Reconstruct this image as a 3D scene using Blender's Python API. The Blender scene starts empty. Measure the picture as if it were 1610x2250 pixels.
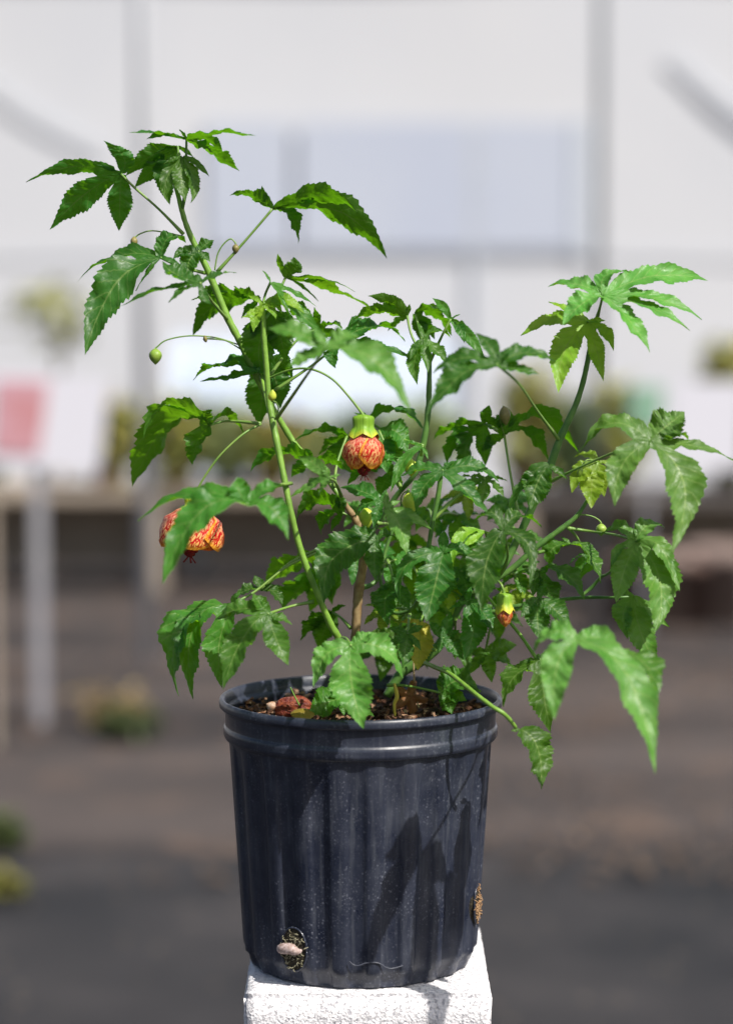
import bpy, bmesh, math, random
from mathutils import Vector, Matrix, noise
random.seed(7)
R = math.radians
scn = bpy.context.scene
COL = scn.collection

# ------------------------------------------------------------------ camera
CAMP = Vector((0.0, -1.957, 1.36)); PITCH = R(5.2)
K = 36.0/85.0/2250.0                       # tangent per photograph pixel
cd = bpy.data.cameras.new('camera'); cam = bpy.data.objects.new('camera', cd); COL.objects.link(cam)
cam.location = CAMP; cam.rotation_euler = (R(90)-PITCH, 0, 0)
cd.sensor_fit = 'VERTICAL'; cd.sensor_height = 36; cd.lens = 85
cd.clip_start = 0.05; cd.clip_end = 500
cd.dof.use_dof = True; cd.dof.focus_distance = 1.935; cd.dof.aperture_fstop = 2.5; cd.dof.aperture_blades = 9
scn.camera = cam

# ------------------------------------------------------------------ light
SUN_AZ, SUN_EL = R(135), R(50)             # azimuth measured from +Y clockwise towards +X
w = bpy.data.worlds.new('World'); scn.world = w; w.use_nodes = True
nt = w.node_tree; nt.nodes.clear()
sky = nt.nodes.new('ShaderNodeTexSky'); sky.sky_type = 'NISHITA'; sky.sun_disc = False
sky.sun_elevation = SUN_EL; sky.sun_rotation = SUN_AZ; sky.air_density = 1.0; sky.dust_density = 3.0
bg = nt.nodes.new('ShaderNodeBackground'); bg.inputs[1].default_value = 0.085
wo = nt.nodes.new('ShaderNodeOutputWorld')
nt.links.new(sky.outputs[0], bg.inputs[0]); nt.links.new(bg.outputs[0], wo.inputs[0])
sd = bpy.data.lights.new('sun', 'SUN'); sd.energy = 4.7; sd.angle = R(0.55); sd.color = (1, .95, .88)
sun = bpy.data.objects.new('sun', sd); COL.objects.link(sun)
sdir = Vector((math.sin(SUN_AZ)*math.cos(SUN_EL), math.cos(SUN_AZ)*math.cos(SUN_EL), math.sin(SUN_EL)))
sun.location = sdir*10
sun.rotation_euler = sdir.to_track_quat('Z', 'Y').to_euler()
scn.view_settings.view_transform = 'Standard'; scn.view_settings.look = 'None'
scn.view_settings.exposure = 0.40; scn.view_settings.gamma = 1

# ------------------------------------------------------------------ helpers
cp, sp = math.cos(PITCH), math.sin(PITCH)
def P(px, py, d=0.0):
    """point on the plane Y = d that the photograph shows at pixel (px, py)"""
    u = (px-805)*K; v = -(py-1125)*K
    r = Vector((u, cp + v*sp, -sp + v*cp))
    return CAMP + r*((d-CAMP.y)/r.y)
def G(px, Y, z=0.0):
    """point at pixel column px, distance plane Y, height z"""
    dep = (Y-CAMP.y)*cp + (CAMP.z-z)*sp
    return Vector(((px-805)*K*dep, Y, z))
def zat(py, Y): return P(805, py, Y).z

def empty(name, loc=(0,0,0), label=None, cat=None, group=None):
    o = bpy.data.objects.new(name, None); o.empty_display_size = .05; COL.objects.link(o); o.location = loc
    tag(o, label, cat, group); return o
def tag(o, label=None, cat=None, group=None, kind=None):
    if label: o['label'] = label
    if cat: o['category'] = cat
    if group: o['group'] = group
    if kind: o['kind'] = kind
    return o
def obj(name, verts, faces, m, parent=None, uvs=None, smooth=True):
    """verts in world space; the parent chain has no rotation"""
    off = Vector((0,0,0)); q = parent
    while q: off += q.location; q = q.parent
    me = bpy.data.meshes.new(name)
    me.from_pydata([Vector(v)-off for v in verts], [], faces)
    if uvs:
        l = me.uv_layers.new(name='UVMap')
        for lp in me.loops: l.data[lp.index].uv = uvs[lp.vertex_index]
    if smooth:
        for p in me.polygons: p.use_smooth = True
    me.materials.append(m); me.update()
    o = bpy.data.objects.new(name, me); COL.objects.link(o)
    if parent: o.parent = parent
    return o
def catmull(pts, n=6):
    out = []
    for i in range(len(pts)-1):
        p0 = pts[max(i-1,0)]; p1 = pts[i]; p2 = pts[i+1]; p3 = pts[min(i+2,len(pts)-1)]
        for k in range(n):
            t = k/n
            out.append(tuple(.5*((2*b)+(-a+c)*t+(2*a-5*b+4*c-d)*t*t+(-a+3*b-3*c+d)*t**3)
                       for a,b,c,d in zip(p0,p1,p2,p3)))
    out.append(tuple(pts[-1])); return out
def tube_geo(pts, sides=8, smooth=5, knots=0.0):
    """pts: (Vector, radius)"""
    pp = catmull([(*p, r) for p, r in pts], smooth) if len(pts) > 2 else [(*p, r) for p, r in pts]
    V, F = [], []
    up = Vector((.13,.2,1)).normalized(); prev = None
    for i, q in enumerate(pp):
        c = Vector(q[:3]); r = q[3]
        a = Vector(pp[max(i-1,0)][:3]); b = Vector(pp[min(i+1,len(pp)-1)][:3])
        t = (b-a).normalized()
        if prev is None:
            s = t.cross(up)
            if s.length < .05: s = t.cross(Vector((1,0,0)))
            s.normalize()
        else:
            s = (prev - t*prev.dot(t)).normalized()
        prev = s; n = t.cross(s)
        if knots: r *= 1 + knots*noise.noise(c*220)
        for k in range(sides):
            an = 2*math.pi*k/sides
            V.append(c + (s*math.cos(an)+n*math.sin(an))*r)
    m = len(pp)
    for i in range(m-1):
        for k in range(sides):
            a = i*sides+k; b = i*sides+(k+1)%sides
            F.append((a, b, b+sides, a+sides))
    F.append(tuple(range(sides-1,-1,-1))); F.append(tuple((m-1)*sides+k for k in range(sides)))
    return V, F
def tube(name, pts, m, parent=None, **kw):
    V, F = tube_geo(pts, **kw); return obj(name, V, F, m, parent)
def box_geo(lo, hi):
    x0,y0,z0 = lo; x1,y1,z1 = hi
    V = [Vector(v) for v in ((x0,y0,z0),(x1,y0,z0),(x1,y1,z0),(x0,y1,z0),(x0,y0,z1),(x1,y0,z1),(x1,y1,z1),(x0,y1,z1))]
    return V, [(0,3,2,1),(4,5,6,7),(0,1,5,4),(1,2,6,5),(2,3,7,6),(3,0,4,7)]
def box(name, lo, hi, m, parent=None): 
    V, F = box_geo(lo, hi); return obj(name, V, F, m, parent, smooth=False)
def join(geos):
    V, F = [], []
    for v, f in geos:
        o = len(V); V += v; F += [tuple(i+o for i in q) for q in f]
    return V, F
def lathe_geo(c, prof, n=32, ang=None):
    V, F = [], []
    for r, z in prof:
        for k in range(n):
            a = 2*math.pi*k/n
            V.append(Vector((c[0]+r*math.cos(a), c[1]+r*math.sin(a), c[2]+z)))
    for i in range(len(prof)-1):
        for k in range(n):
            F.append((i*n+k, i*n+(k+1)%n, (i+1)*n+(k+1)%n, (i+1)*n+k))
    return V, F

# ------------------------------------------------------------------ materials
class NT:
    def __init__(s, name):
        s.m = bpy.data.materials.new(name); s.m.use_nodes = True
        s.t = s.m.node_tree; s.t.nodes.clear()
        s.out = s.n('ShaderNodeOutputMaterial')
    def n(s, ty, **kw):
        q = s.t.nodes.new(ty)
        for k, v in kw.items(): setattr(q, k, v)
        return q
    def l(s, a, b): s.t.links.new(a, b)
    def math(s, op, a, b=None, c=None):
        q = s.n('ShaderNodeMath', operation=op)
        for i, v in enumerate((a, b, c)):
            if v is None: continue
            if isinstance(v, (int, float)): q.inputs[i].default_value = v
            else: s.l(v, q.inputs[i])
        return q.outputs[0]
    def mix(s, f, a, b):
        q = s.n('ShaderNodeMix', data_type='RGBA')
        for sock, v in ((q.inputs[0], f), (q.inputs[6], a), (q.inputs[7], b)):
            if isinstance(v, (int, float)): sock.default_value = v
            elif isinstance(v, (tuple, list)): sock.default_value = (*v, 1) if len(v) == 3 else v
            else: s.l(v, sock)
        return q.outputs[2]
    def ramp(s, f, *st):
        q = s.n('ShaderNodeValToRGB'); e = q.color_ramp.elements
        while len(e) < len(st): e.new(.5)
        for el, (p, c) in zip(e, st):
            el.position = p; el.color = (c, c, c, 1) if isinstance(c, (int, float)) else (*c, 1)
        s.l(f, q.inputs[0]); return q.outputs[0]
    def noise(s, scale, detail=3, vec=None, rough=.5):
        q = s.n('ShaderNodeTexNoise'); q.inputs['Scale'].default_value = scale
        q.inputs['Detail'].default_value = detail; q.inputs['Roughness'].default_value = rough
        s.l(vec if vec else s.pos(), q.inputs['Vector']); return q.outputs['Fac']
    def vor(s, scale, vec=None, feature='F1', out='Distance'):
        q = s.n('ShaderNodeTexVoronoi', feature=feature); q.inputs['Scale'].default_value = scale
        s.l(vec if vec else s.pos(), q.inputs['Vector']); return q.outputs[out]
    def pos(s):
        if not hasattr(s, '_p'): s._p = s.n('ShaderNodeNewGeometry').outputs['Position']
        return s._p
    def bump(s, h, st=.3, dist=.001):
        q = s.n('ShaderNodeBump'); q.inputs['Strength'].default_value = st; q.inputs['Distance'].default_value = dist
        s.l(h, q.inputs['Height']); return q.outputs[0]
    def pri(s, col, rough=.5, spec=.5, normal=None, **kw):
        q = s.n('ShaderNodeBsdfPrincipled')
        for sock, v in ((q.inputs['Base Color'], col), (q.inputs['Roughness'], rough), (q.inputs['Specular IOR Level'], spec)):
            if isinstance(v, (int, float)): sock.default_value = v
            elif isinstance(v, tuple): sock.default_value = (*v, 1)
            else: s.l(v, sock)
        if normal: s.l(normal, q.inputs['Normal'])
        for k, v in kw.items(): q.inputs[k].default_value = v
        return q.outputs[0]
    def done(s, sh): s.l(sh, s.out.inputs[0]); return s.m

def leaf_mat(name, base, light, trans, mottle=.0, transf=.38, rough=.42, vein=(.30,.42,.12), spec=.45):
    s = NT(name)
    uv = s.n('ShaderNodeUVMap').outputs[0]
    sx = s.n('ShaderNodeSeparateXYZ'); s.l(uv, sx.inputs[0])
    t, v = sx.outputs[0], sx.outputs[1]
    av = s.math('ABSOLUTE', v)
    rnd = s.n('ShaderNodeObjectInfo').outputs['Random']
    nz = s.noise(55, 4)
    nf = s.noise(260, 3)
    # midrib and side veins
    mid = s.math('LESS_THAN', av, .045)
    q = s.math('SUBTRACT', s.math('MULTIPLY', t, 9.0), s.math('MULTIPLY', av, 1.5))
    q = s.math('ADD', q, s.math('MULTIPLY', nf, .25))
    fr = s.math('ABSOLUTE', s.math('SUBTRACT', s.math('FRACT', q), .5))
    side = s.math('SUBTRACT', 1.0, s.math('SMOOTH_MIN', s.math('DIVIDE', fr, .09), 1.0, .2))
    side = s.math('MAXIMUM', side, 0)
    retic = s.ramp(s.vor(520, feature='DISTANCE_TO_EDGE'), (0, 1.0), (.12, 0.0))
    c = s.mix(s.ramp(nz, (.38, 0.), (.66, 1.)), base, light)
    hs = s.n('ShaderNodeHueSaturation'); s.l(c, hs.inputs['Color'])
    s.l(s.math('ADD', .472, s.math('MULTIPLY', rnd, .038)), hs.inputs['Hue'])
    s.l(s.math('ADD', .65, s.math('MULTIPLY', rnd, .7)), hs.inputs['Value'])
    c = hs.outputs[0]
    if mottle:
        mm = s.ramp(s.noise(75, 3, rough=.5), (.36, 0.), (.68, 1.))
        pale = s.mix(1.0, (.2,.33,.12), (.20,.36,.12))
        c = s.mix(s.math('MULTIPLY', mm, mottle), c, pale)
        # darker tissue between veins
    c = s.mix(s.math('MULTIPLY', side, .34), c, vein)
    c = s.mix(s.math('MULTIPLY', retic, .05), c, vein)
    c = s.mix(s.math('MULTIPLY', mid, .42), c, vein)
    dot = s.ramp(s.vor(170), (.07, 1.), (.1, 0.))
    big = s.ramp(s.noise(20, 2), (.55, 0.), (.62, 1.))
    c = s.mix(s.math('MULTIPLY', s.math('MULTIPLY', dot, big), .6), c, (.30,.26,.08))
    h = s.math('ADD', s.math('MULTIPLY', side, -1.0), s.math('MULTIPLY', s.vor(300), 1.2))
    h = s.math('ADD', h, s.math('MULTIPLY', mid, -1.5))
    bp = s.bump(h, .22, .0006)
    rr = s.ramp(nf, (.3, rough-.08), (.7, rough+.14))
    a = s.pri(c, rr, spec, bp)
    tr = s.n('ShaderNodeBsdfTranslucent')
    tc = s.mix(s.math('MULTIPLY', side, .45), trans, tuple(x*.45 for x in trans))
    tc = s.mix(s.math('MULTIPLY', mid, .7), tc, tuple(x*.5 for x in trans))
    tc = s.mix(s.ramp(nz, (.3, 0.), (.7, .35)), tc, tuple(x*.6 for x in trans))
    s.l(tc, tr.inputs[0]); s.l(bp, tr.inputs['Normal'])
    mx = s.n('ShaderNodeMixShader'); mx.inputs[0].default_value = transf
    s.l(a, mx.inputs[1]); s.l(tr.outputs[0], mx.inputs[2])
    return s.done(mx.outputs[0])

M = {}
M['dark']  = leaf_mat('leaf_dark_green', (.016,.090,.012), (.032,.135,.018), (.20,.56,.006), spec=.40, transf=.42, rough=.41)
M['mid']   = leaf_mat('leaf_mid_green',  (.028,.13,.014), (.055,.20,.022), (.28,.66,.01), spec=.40, transf=.42, rough=.41)
M['pale']  = leaf_mat('leaf_pale_mottled', (.042,.18,.018), (.085,.26,.034), (.30,.64,.015), mottle=.28, transf=.3, spec=.34)
M['young'] = leaf_mat('leaf_young', (.13,.30,.015), (.24,.40,.03), (.48,.72,.03), transf=.45, vein=(.4,.5,.12))
M['yellow']= leaf_mat('leaf_yellowing', (.35,.30,.03), (.45,.38,.05), (.6,.5,.05), vein=(.3,.35,.06))
M['brown'] = leaf_mat('leaf_dried', (.16,.06,.02), (.25,.10,.03), (.3,.12,.03), vein=(.3,.2,.1), rough=.6)

def stem_mat(name, a, b, sc=90, rough=.45):
    s = NT(name); c = s.mix(s.ramp(s.noise(sc, 3), (.35,0.), (.65,1.)), a, b)
    return s.done(s.pri(c, rough, .5, s.bump(s.noise(600, 2), .3, .0005), **{'Subsurface Weight': .0}))
M['stem'] = stem_mat('green_stem', (.13,.26,.03), (.20,.36,.05))
M['stemd'] = stem_mat('dark_green_stem', (.06,.15,.03), (.10,.21,.04))
M['stalk'] = stem_mat('leaf_stalk', (.12,.25,.04), (.19,.30,.06))
M['bark'] = stem_mat('woody_bark', (.20,.12,.05), (.32,.23,.11), 160, .7)
M['bud'] = stem_mat('bud_green', (.16,.28,.03), (.28,.40,.06), 160)
M['budy'] = stem_mat('bud_yellow', (.35,.48,.04), (.55,.60,.07), 160)
M['budb'] = stem_mat('bud_brown', (.15,.13,.04), (.24,.20,.06), 200)

def calyx_mat(name, g, y, z0, z1):
    s = NT(name); sx = s.n('ShaderNodeSeparateXYZ'); s.l(s.n('ShaderNodeUVMap').outputs[0], sx.inputs[0])
    f = s.ramp(sx.outputs[1], (z0,0.), (z1,1.))
    rib = s.math('ABSOLUTE', s.math('SINE', s.math('MULTIPLY', sx.outputs[0], 31.4)))
    rib = s.ramp(rib, (0., 1.), (.35, 0.))
    c = s.mix(f, g, y); c = s.mix(s.math('MULTIPLY', rib, .5), c, (.07,.17,.01))
    c = s.mix(s.ramp(s.noise(500,2),(.4,0.),(.7,.4)), c, (.12,.25,.02))
    return s.done(s.pri(c, .5, .4, s.bump(rib, .4, -.0005)))
M['calyx'] = calyx_mat('calyx_green', (.17,.33,.02), (.50,.50,.03), .72, 1.1)
M['calyxb'] = calyx_mat('calyx_bud', (.20,.36,.03), (.62,.55,.03), .5, 1.0)
M['calyxy'] = calyx_mat('calyx_yellow', (.35,.45,.02), (.85,.75,.02), .15, .7)

def petal_mat():
    s = NT('petal_veined'); uv = s.n('ShaderNodeUVMap').outputs[0]
    sx = s.n('ShaderNodeSeparateXYZ'); s.l(uv, sx.inputs[0]); u, v = sx.outputs[0], sx.outputs[1]
    mp = s.n('ShaderNodeMapping'); mp.inputs['Scale'].default_value = (5.2, 5.0, 1)
    s.l(uv, mp.inputs['Vector'])
    wob = s.n('ShaderNodeTexNoise'); wob.inputs['Scale'].default_value = 2.0; s.l(mp.outputs[0], wob.inputs['Vector'])
    vm = s.n('ShaderNodeVectorMath', operation='MULTIPLY_ADD'); s.l(wob.outputs['Color'], vm.inputs[0])
    vm.inputs[1].default_value = (.6,.6,0); s.l(mp.outputs[0], vm.inputs[2])
    mp2 = s.n('ShaderNodeMapping'); mp2.inputs['Scale'].default_value = (1.35, .60, 1); s.l(vm.outputs[0], mp2.inputs['Vector'])
    ed = s.vor(2.0, mp2.outputs[0], 'DISTANCE_TO_EDGE')
    vein = s.ramp(ed, (.07, 1.), (.17, 0.))
    c = s.mix(s.ramp(v, (.3, 0.), (.9, 1.)), (1.0,.50,.30), (1.0,.58,.14))
    c = s.mix(vein, c, (.60,.006,.008))
    au = s.math('ABSOLUTE', u)
    rim = s.math('MAXIMUM', s.ramp(au, (.88,0.), (.95,1.)), s.ramp(v, (.90,0.), (.96,1.)))
    c = s.mix(s.math('MULTIPLY', rim, .9), c, (.95,.42,.03))
    a = s.pri(c, .42, .4, s.bump(vein, .5, -.0007))
    tr = s.n('ShaderNodeBsdfTranslucent'); s.l(s.mix(vein, (.9,.3,.08), (.45,.02,.01)), tr.inputs[0])
    mx = s.n('ShaderNodeMixShader'); mx.inputs[0].default_value = .3
    s.l(a, mx.inputs[1]); s.l(tr.outputs[0], mx.inputs[2]); return s.done(mx.outputs[0])
M['petal'] = petal_mat()
def plain(name, c, rough=.6, c2=None, sc=30, spec=.4, bump=0, bs=200):
    s = NT(name)
    col = s.mix(s.ramp(s.noise(sc, 4), (.35,0.), (.65,1.)), c, c2) if c2 else c
    return s.done(s.pri(col, rough, spec, s.bump(s.noise(bs,4), bump, .002) if bump else None))
M['stamen'] = plain('stamen_dark_red', (.14,.008,.008), .7, (.26,.015,.012), 900)
M['wither'] = plain('withered_petal', (.10,.012,.010), .5, (.26,.06,.02), 300, bump=1.0, bs=420)
M['palebrown'] = plain('pale_dry_petal', (.5,.38,.3), .7, (.3,.15,.08), 200)

# pot plastic, dusty with dried water drops
def pot_mat():
    s = NT('black_pot_plastic')
    base = (.011,.015,.030)
    dust = s.ramp(s.noise(26, 5, rough=.65), (.35,0.), (.7,1.))
    c = s.mix(s.math('MULTIPLY', dust, .38), base, (.07,.078,.105))
    mp = s.n('ShaderNodeMapping'); mp.inputs['Scale'].default_value = (1,1,.07); s.l(s.pos(), mp.inputs['Vector'])
    st = s.ramp(s.noise(220, 3, mp.outputs[0]), (.52,0.), (.75,1.))
    c = s.mix(s.math('MULTIPLY', st, .3), c, (.12,.13,.15))
    region = s.ramp(s.noise(16, 3), (.38,.12), (.62,1.))
    for sc, th, am in ((330, .34, .26), (210, .26, .30), (540, .40, .2), (120,.12,.45)):
        sp_ = s.ramp(s.vor(sc), (th*.3, 1.), (th, 0.))
        rn = s.vor(sc, out='Color'); sxx = s.n('ShaderNodeSeparateColor'); s.l(rn, sxx.inputs[0])
        pick = s.ramp(sxx.outputs[0], (.35,0.), (.8,1.))
        c = s.mix(s.math('MULTIPLY', s.math('MULTIPLY', s.math('MULTIPLY', sp_, pick), region), am), c, (.36,.38,.45))
    sm = s.ramp(s.noise(40, 6, rough=.8), (.64,0.), (.72,1.))
    c = s.mix(s.math('MULTIPLY', sm, .35), c, (.20,.22,.24))
    rr = s.ramp(dust, (0,.26), (1,.46))
    return s.done(s.pri(c, rr, .55, s.bump(s.noise(120,3), .12, .001)))
M['pot'] = pot_mat()
def soil_mat():
    s = NT('potting_bark_soil'); q = s.vor(160, out='Color'); sc = s.n('ShaderNodeSeparateColor'); s.l(q, sc.inputs[0])
    c = s.ramp(sc.outputs[0], (0,(.02,.01,.006)), (.5,(.07,.03,.015)), (.8,(.20,.09,.045)), (1,(.42,.27,.17)))
    return s.done(s.pri(c, .8, .3, s.bump(s.noise(300,4), .8, .003)))
M['soil'] = soil_mat()
def concrete():
    s = NT('pale_concrete')
    n1 = s.noise(35, 5, rough=.6); v1 = s.vor(420); n2 = s.noise(520, 3)
    pit = s.ramp(s.noise(420, 4, rough=.65), (.36,1.), (.45,0.))
    c = s.mix(s.ramp(n1, (.3,0.), (.7,1.)), (.70,.69,.71), (.82,.81,.82))
    c = s.mix(s.math('MULTIPLY', pit, .5), c, (.30,.29,.36))
    h = s.math('ADD', s.math('MULTIPLY', pit, -1.6), s.math('ADD', n2, s.math('MULTIPLY', v1, .9)))
    return s.done(s.pri(c, .9, .2, s.bump(h, .7, .0013)))
M['concrete'] = concrete()

# ------------------------------------------------------------------ setting
def ground():
    s = NT('gravel_ground')
    mp = s.n('ShaderNodeMapping'); mp.inputs['Scale'].default_value = (.28,1.7,1); s.l(s.pos(), mp.inputs['Vector'])
    big = s.ramp(s.noise(.9, 4, mp.outputs[0]), (.38,0.), (.60,1.))
    c = s.mix(big, (.020,.018,.019), (.085,.069,.063))
    c = s.mix(s.math('MULTIPLY', s.ramp(s.noise(3.5,4),(.55,0.),(.7,1.)), .5), c, (.20,.13,.09))
    sp_ = s.ramp(s.vor(26), (.10,1.), (.2,0.))
    c = s.mix(s.math('MULTIPLY', sp_, .35), c, (.26,.20,.15))
    c = s.mix(s.ramp(s.noise(40,3),(.4,0.),(.7,.6)), c, (.04,.037,.038))
    m = s.done(s.pri(c, .85, .25, s.bump(s.noise(60,4), .6, .01)))
    n = 60; V = []; F = []
    for j in range(n+1):
        for i in range(n+1):
            x = -60+120*i/n; y = -20+140*j/n
            V.append(Vector((x, y, .012*noise.noise(Vector((x*.4,y*.4,0))))))
    for j in range(n):
        for i in range(n): a = j*(n+1)+i; F.append((a,a+1,a+n+2,a+n+1))
    tag(obj('ground', V, F, m), kind='structure')
ground()
def cloth():
    s = NT('woven_ground_cloth')
    c = s.mix(s.ramp(s.noise(2.2,5),(.35,0.),(.7,1.)), (.009,.009,.0105), (.036,.032,.032))
    c = s.mix(s.ramp(s.vor(14),(.06,.7),(.12,0.)), c, (.30,.24,.16))
    wv = s.n('ShaderNodeTexWave'); wv.inputs['Scale'].default_value = 60; s.l(s.pos(), wv.inputs['Vector'])
    m = s.done(s.pri(c, .6, .4, s.bump(wv.outputs['Fac'], .4, .002)))
    nx, ny = 40, 12; V = []; F = []
    for j in range(ny+1):
        for i in range(nx+1):
            x = -8+16*i/nx; y = -3+6.7*j/ny
            V.append(Vector((x, y + (.12*noise.noise(Vector((x*.9,3,1))) if j==ny else 0), .022+.006*noise.noise(Vector((x*2,y*2,5))))))
    for j in range(ny):
        for i in range(nx): a = j*(nx+1)+i; F.append((a,a+1,a+nx+2,a+nx+1))
    tag(obj('ground_cloth', V, F, m), kind='structure')
cloth()

# shade cloth wall of the growing house, 16 m away
WY = 14.0
M['cloth'] = plain('white_shade_cloth', (.535,.55,.585), .8, (.57,.58,.605), .7)
M['bluepane'] = plain('bluish_plastic_pane', (.42,.46,.56), .6, (.47,.505,.58), .6)
M['seam'] = plain('grey_seam_band', (.50,.54,.60), .7)
M['galv'] = plain('galvanised_steel', (.52,.54,.58), .7, (.56,.58,.61), 6)
M['darkpole'] = plain('weathered_pole', (.17,.19,.21), .6, (.24,.26,.28), 6)
M['brace'] = plain('grey_brace', (.48,.49,.52), .7)
wall = empty('shade_cloth_wall', (0,WY,0), 'tall white shade cloth wall with a bluish clear panel behind the plant', 'wall')
V=[];F=[];nx,nz=200,24
for j in range(nz+1):
    for i in range(nx+1):
        x=-22+44*i/nx; z=.0+6.5*j/nz
        V.append(Vector((x, WY+.02*noise.noise(Vector((x*.55,z*.5,2)))+.006*math.sin((x+z*.35)*2.2), z)))
for j in range(nz):
    for i in range(nx): a=j*(nx+1)+i; F.append((a,a+1,a+nx+2,a+nx+1))
obj('cloth_sheet', V, F, M['cloth'], wall)
def wrect(name, x0,y0,x1,y1, m, parent, Y=WY-.038, th=.008):
    a=P(x0,y1,Y); b=P(x1,y0,Y); return box(name,(a.x,Y,a.z),(b.x,Y+th,b.z),m,parent)
for (a,b) in ((452,640),(655,1035),(1050,1285)):
    wrect('window_panel', a, 268, b, 548, M['bluepane'], wall)
wrect('seam_band', -6000, 557, 8000, 561, M['seam'], wall)
wrect('seam_band', -6000, -75, 8000, -50, M['brace'], wall)
wrect('window_post', 1036, 262, 1049, 1080, M['seam'], wall, WY-.052)
wrect('window_post', 1258, 262, 1300, 560, M['seam'], wall, WY-.052)
for k,(p,q) in enumerate((((1470,120),(1750,330)),((-60,150),(230,330)))):  # grey tubes set before the sheet as stand-ins for its diagonal folds
    tube('cloth_fold', [(P(*p,WY-.052),.012),(P((p[0]+q[0])/2,(p[1]+q[1])/2+14,WY-.052),.02 if k==0 else .012),(P(*q,WY-.052),.012)], M['seam'], wall)

# greenhouse poles
def pole(px, Y, r, top, m, label):
    g = G(px, Y)
    o = empty('steel_pole', (g.x,Y,0), label, 'pole', 'upright poles of the growing house')
    tube('shaft', [(Vector((g.x,Y,.0)),r),(Vector((g.x,Y,top)),r)], m, o, sides=16)
    V,F = lathe_geo((g.x,Y,.0), [(.001,top+.012),(r*.7,top+.012),(r*1.1,top),(r*1.1,top-.05)], 16); obj('cap', V,F,M['darkpole'],o)
    return o
pole(322, 6.9, .026, 5.2, M['galv'], 'pale steel pole left of the plant, rising behind the tall stem')
pole(1308, 7.2, .017, 5.2, M['darkpole'], 'thin dark grey steel pole rising behind the right shoot')
pole(432, 9.6, .026, .72, M['galv'], 'short faint grey post behind the red lantern flower on the left')

# signs on posts
M['board'] = plain('white_sign_board', (.62,.62,.68), .6)
M['picr'] = plain('red_flower_picture', (.48,.20,.21), .6, (.54,.34,.40), 7)
M['picg'] = plain('green_picture', (.16,.34,.22), .5, (.28,.42,.32), 7)
M['post'] = plain('grey_post', (.26,.26,.29), .6, (.31,.31,.33), 8)
def sign(name, Y, bx, by, pic, picm, post, label, tilt=0):
    c = P((bx[0]+bx[1])/2,(by[0]+by[1])/2,Y)
    pp = G(post[0],Y); o = empty(name,(pp.x,Y,0),label,'sign','plant signs on posts')
    def quad(nm,x0,y0,x1,y1,m,dy,th):
        V=[];
        for yy in (Y-dy, Y-dy+th):
            for (a,b) in ((x0,y1),(x1,y1),(x1,y0),(x0,y0)):
                v=P(a,b,Y); q=v-c; q=Matrix.Rotation(R(tilt),3,'Y')@q
                if a==x1 and b==y1: q.x -= .02
                V.append(Vector((c.x+q.x,yy,c.z+q.z)))
        obj(nm,V,[(0,1,2,3),(7,6,5,4),(0,4,5,1),(1,5,6,2),(2,6,7,3),(3,7,4,0)],m,o,smooth=False)
    quad('board', bx[0],by[0],bx[1],by[1], M['board'], .0, .02)
    if pic: quad('picture', pic[0],pic[1],pic[2],pic[3], picm, .006, .004)
    top = P(805,by[1]-40,Y).z
    box('post',(pp.x-post[1],Y+.022,0),(pp.x+post[1],Y+.06,top),M['post'],o)
sign('plant_sign', 5.55, (-28,236),(824,1030), (-14,838,104,1000), M['picr'], (88,.019), 'white plant sign with a red flower picture on a grey post', 3)
sign('plant_sign', 6.6, (1478,1640),(838,1032), None, None, (1655,.025), 'blank white plant sign at the right edge')
sign('plant_sign', 7.6, (1380,1462),(845,945), (1384,849,1458,941), M['picg'], (1420,.01), 'small green plant sign left of the blank white one')

# ---- background plants
def leafy(c, rx, ry, rz, n, size, seed):
    rd = random.Random(seed); V=[];F=[]
    for i in range(n):
        while True:
            p = Vector((rd.uniform(-1,1),rd.uniform(-1,1),rd.uniform(-1,1)))
            if p.length < 1 and noise.noise(p*2.2+Vector((seed,0,0))) > -.18: break
        q = Vector((c[0]+p.x*rx, c[1]+p.y*ry, c[2]+p.z*rz))
        d = Vector((rd.gauss(0,1),rd.gauss(0,1),rd.gauss(0,.6))).normalized(); s = d.cross(Vector((0,0,1))).normalized()*size*.32
        L = size*rd.uniform(.6,1.3); o=len(V)
        V += [q, q+d*L*.45+s+Vector((0,0,size*.12)), q+d*L-Vector((0,0,size*.15)), q+d*L*.45-s+Vector((0,0,size*.12))]
        F.append((o,o+1,o+2,o+3))
    return V,F
def fol(name,c,c2): return plain(name, c, .55, c2, 12)
M['bf1']=fol('far_foliage_green',(.12,.18,.09),(.18,.25,.11))
M['bf2']=fol('far_foliage_olive',(.24,.27,.06),(.36,.35,.09))
M['bf3']=fol('far_foliage_light',(.24,.31,.12),(.32,.38,.16))
M['yfl']=fol('yellow_blossom',(.55,.42,.12),(.62,.50,.18))
M['rfl']=fol('red_blossom',(.38,.10,.05),(.42,.18,.1))
M['terra']=plain('terracotta',(.26,.12,.07),.8,(.32,.16,.10),10)
M['bpot']=plain('dark_nursery_pot',(.02,.02,.024),.5)
M['claypale']=plain('pale_clay',(.17,.13,.11),.8,(.24,.18,.16),10); M['claydark']=plain('dark_clay',(.09,.06,.05),.8,(.13,.08,.065),10)
M['timber']=plain('bench_timber',(.30,.25,.20),.8,(.37,.31,.25),5)
M['darkedge']=plain('dark_bench_edge',(.09,.08,.075),.7)
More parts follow.
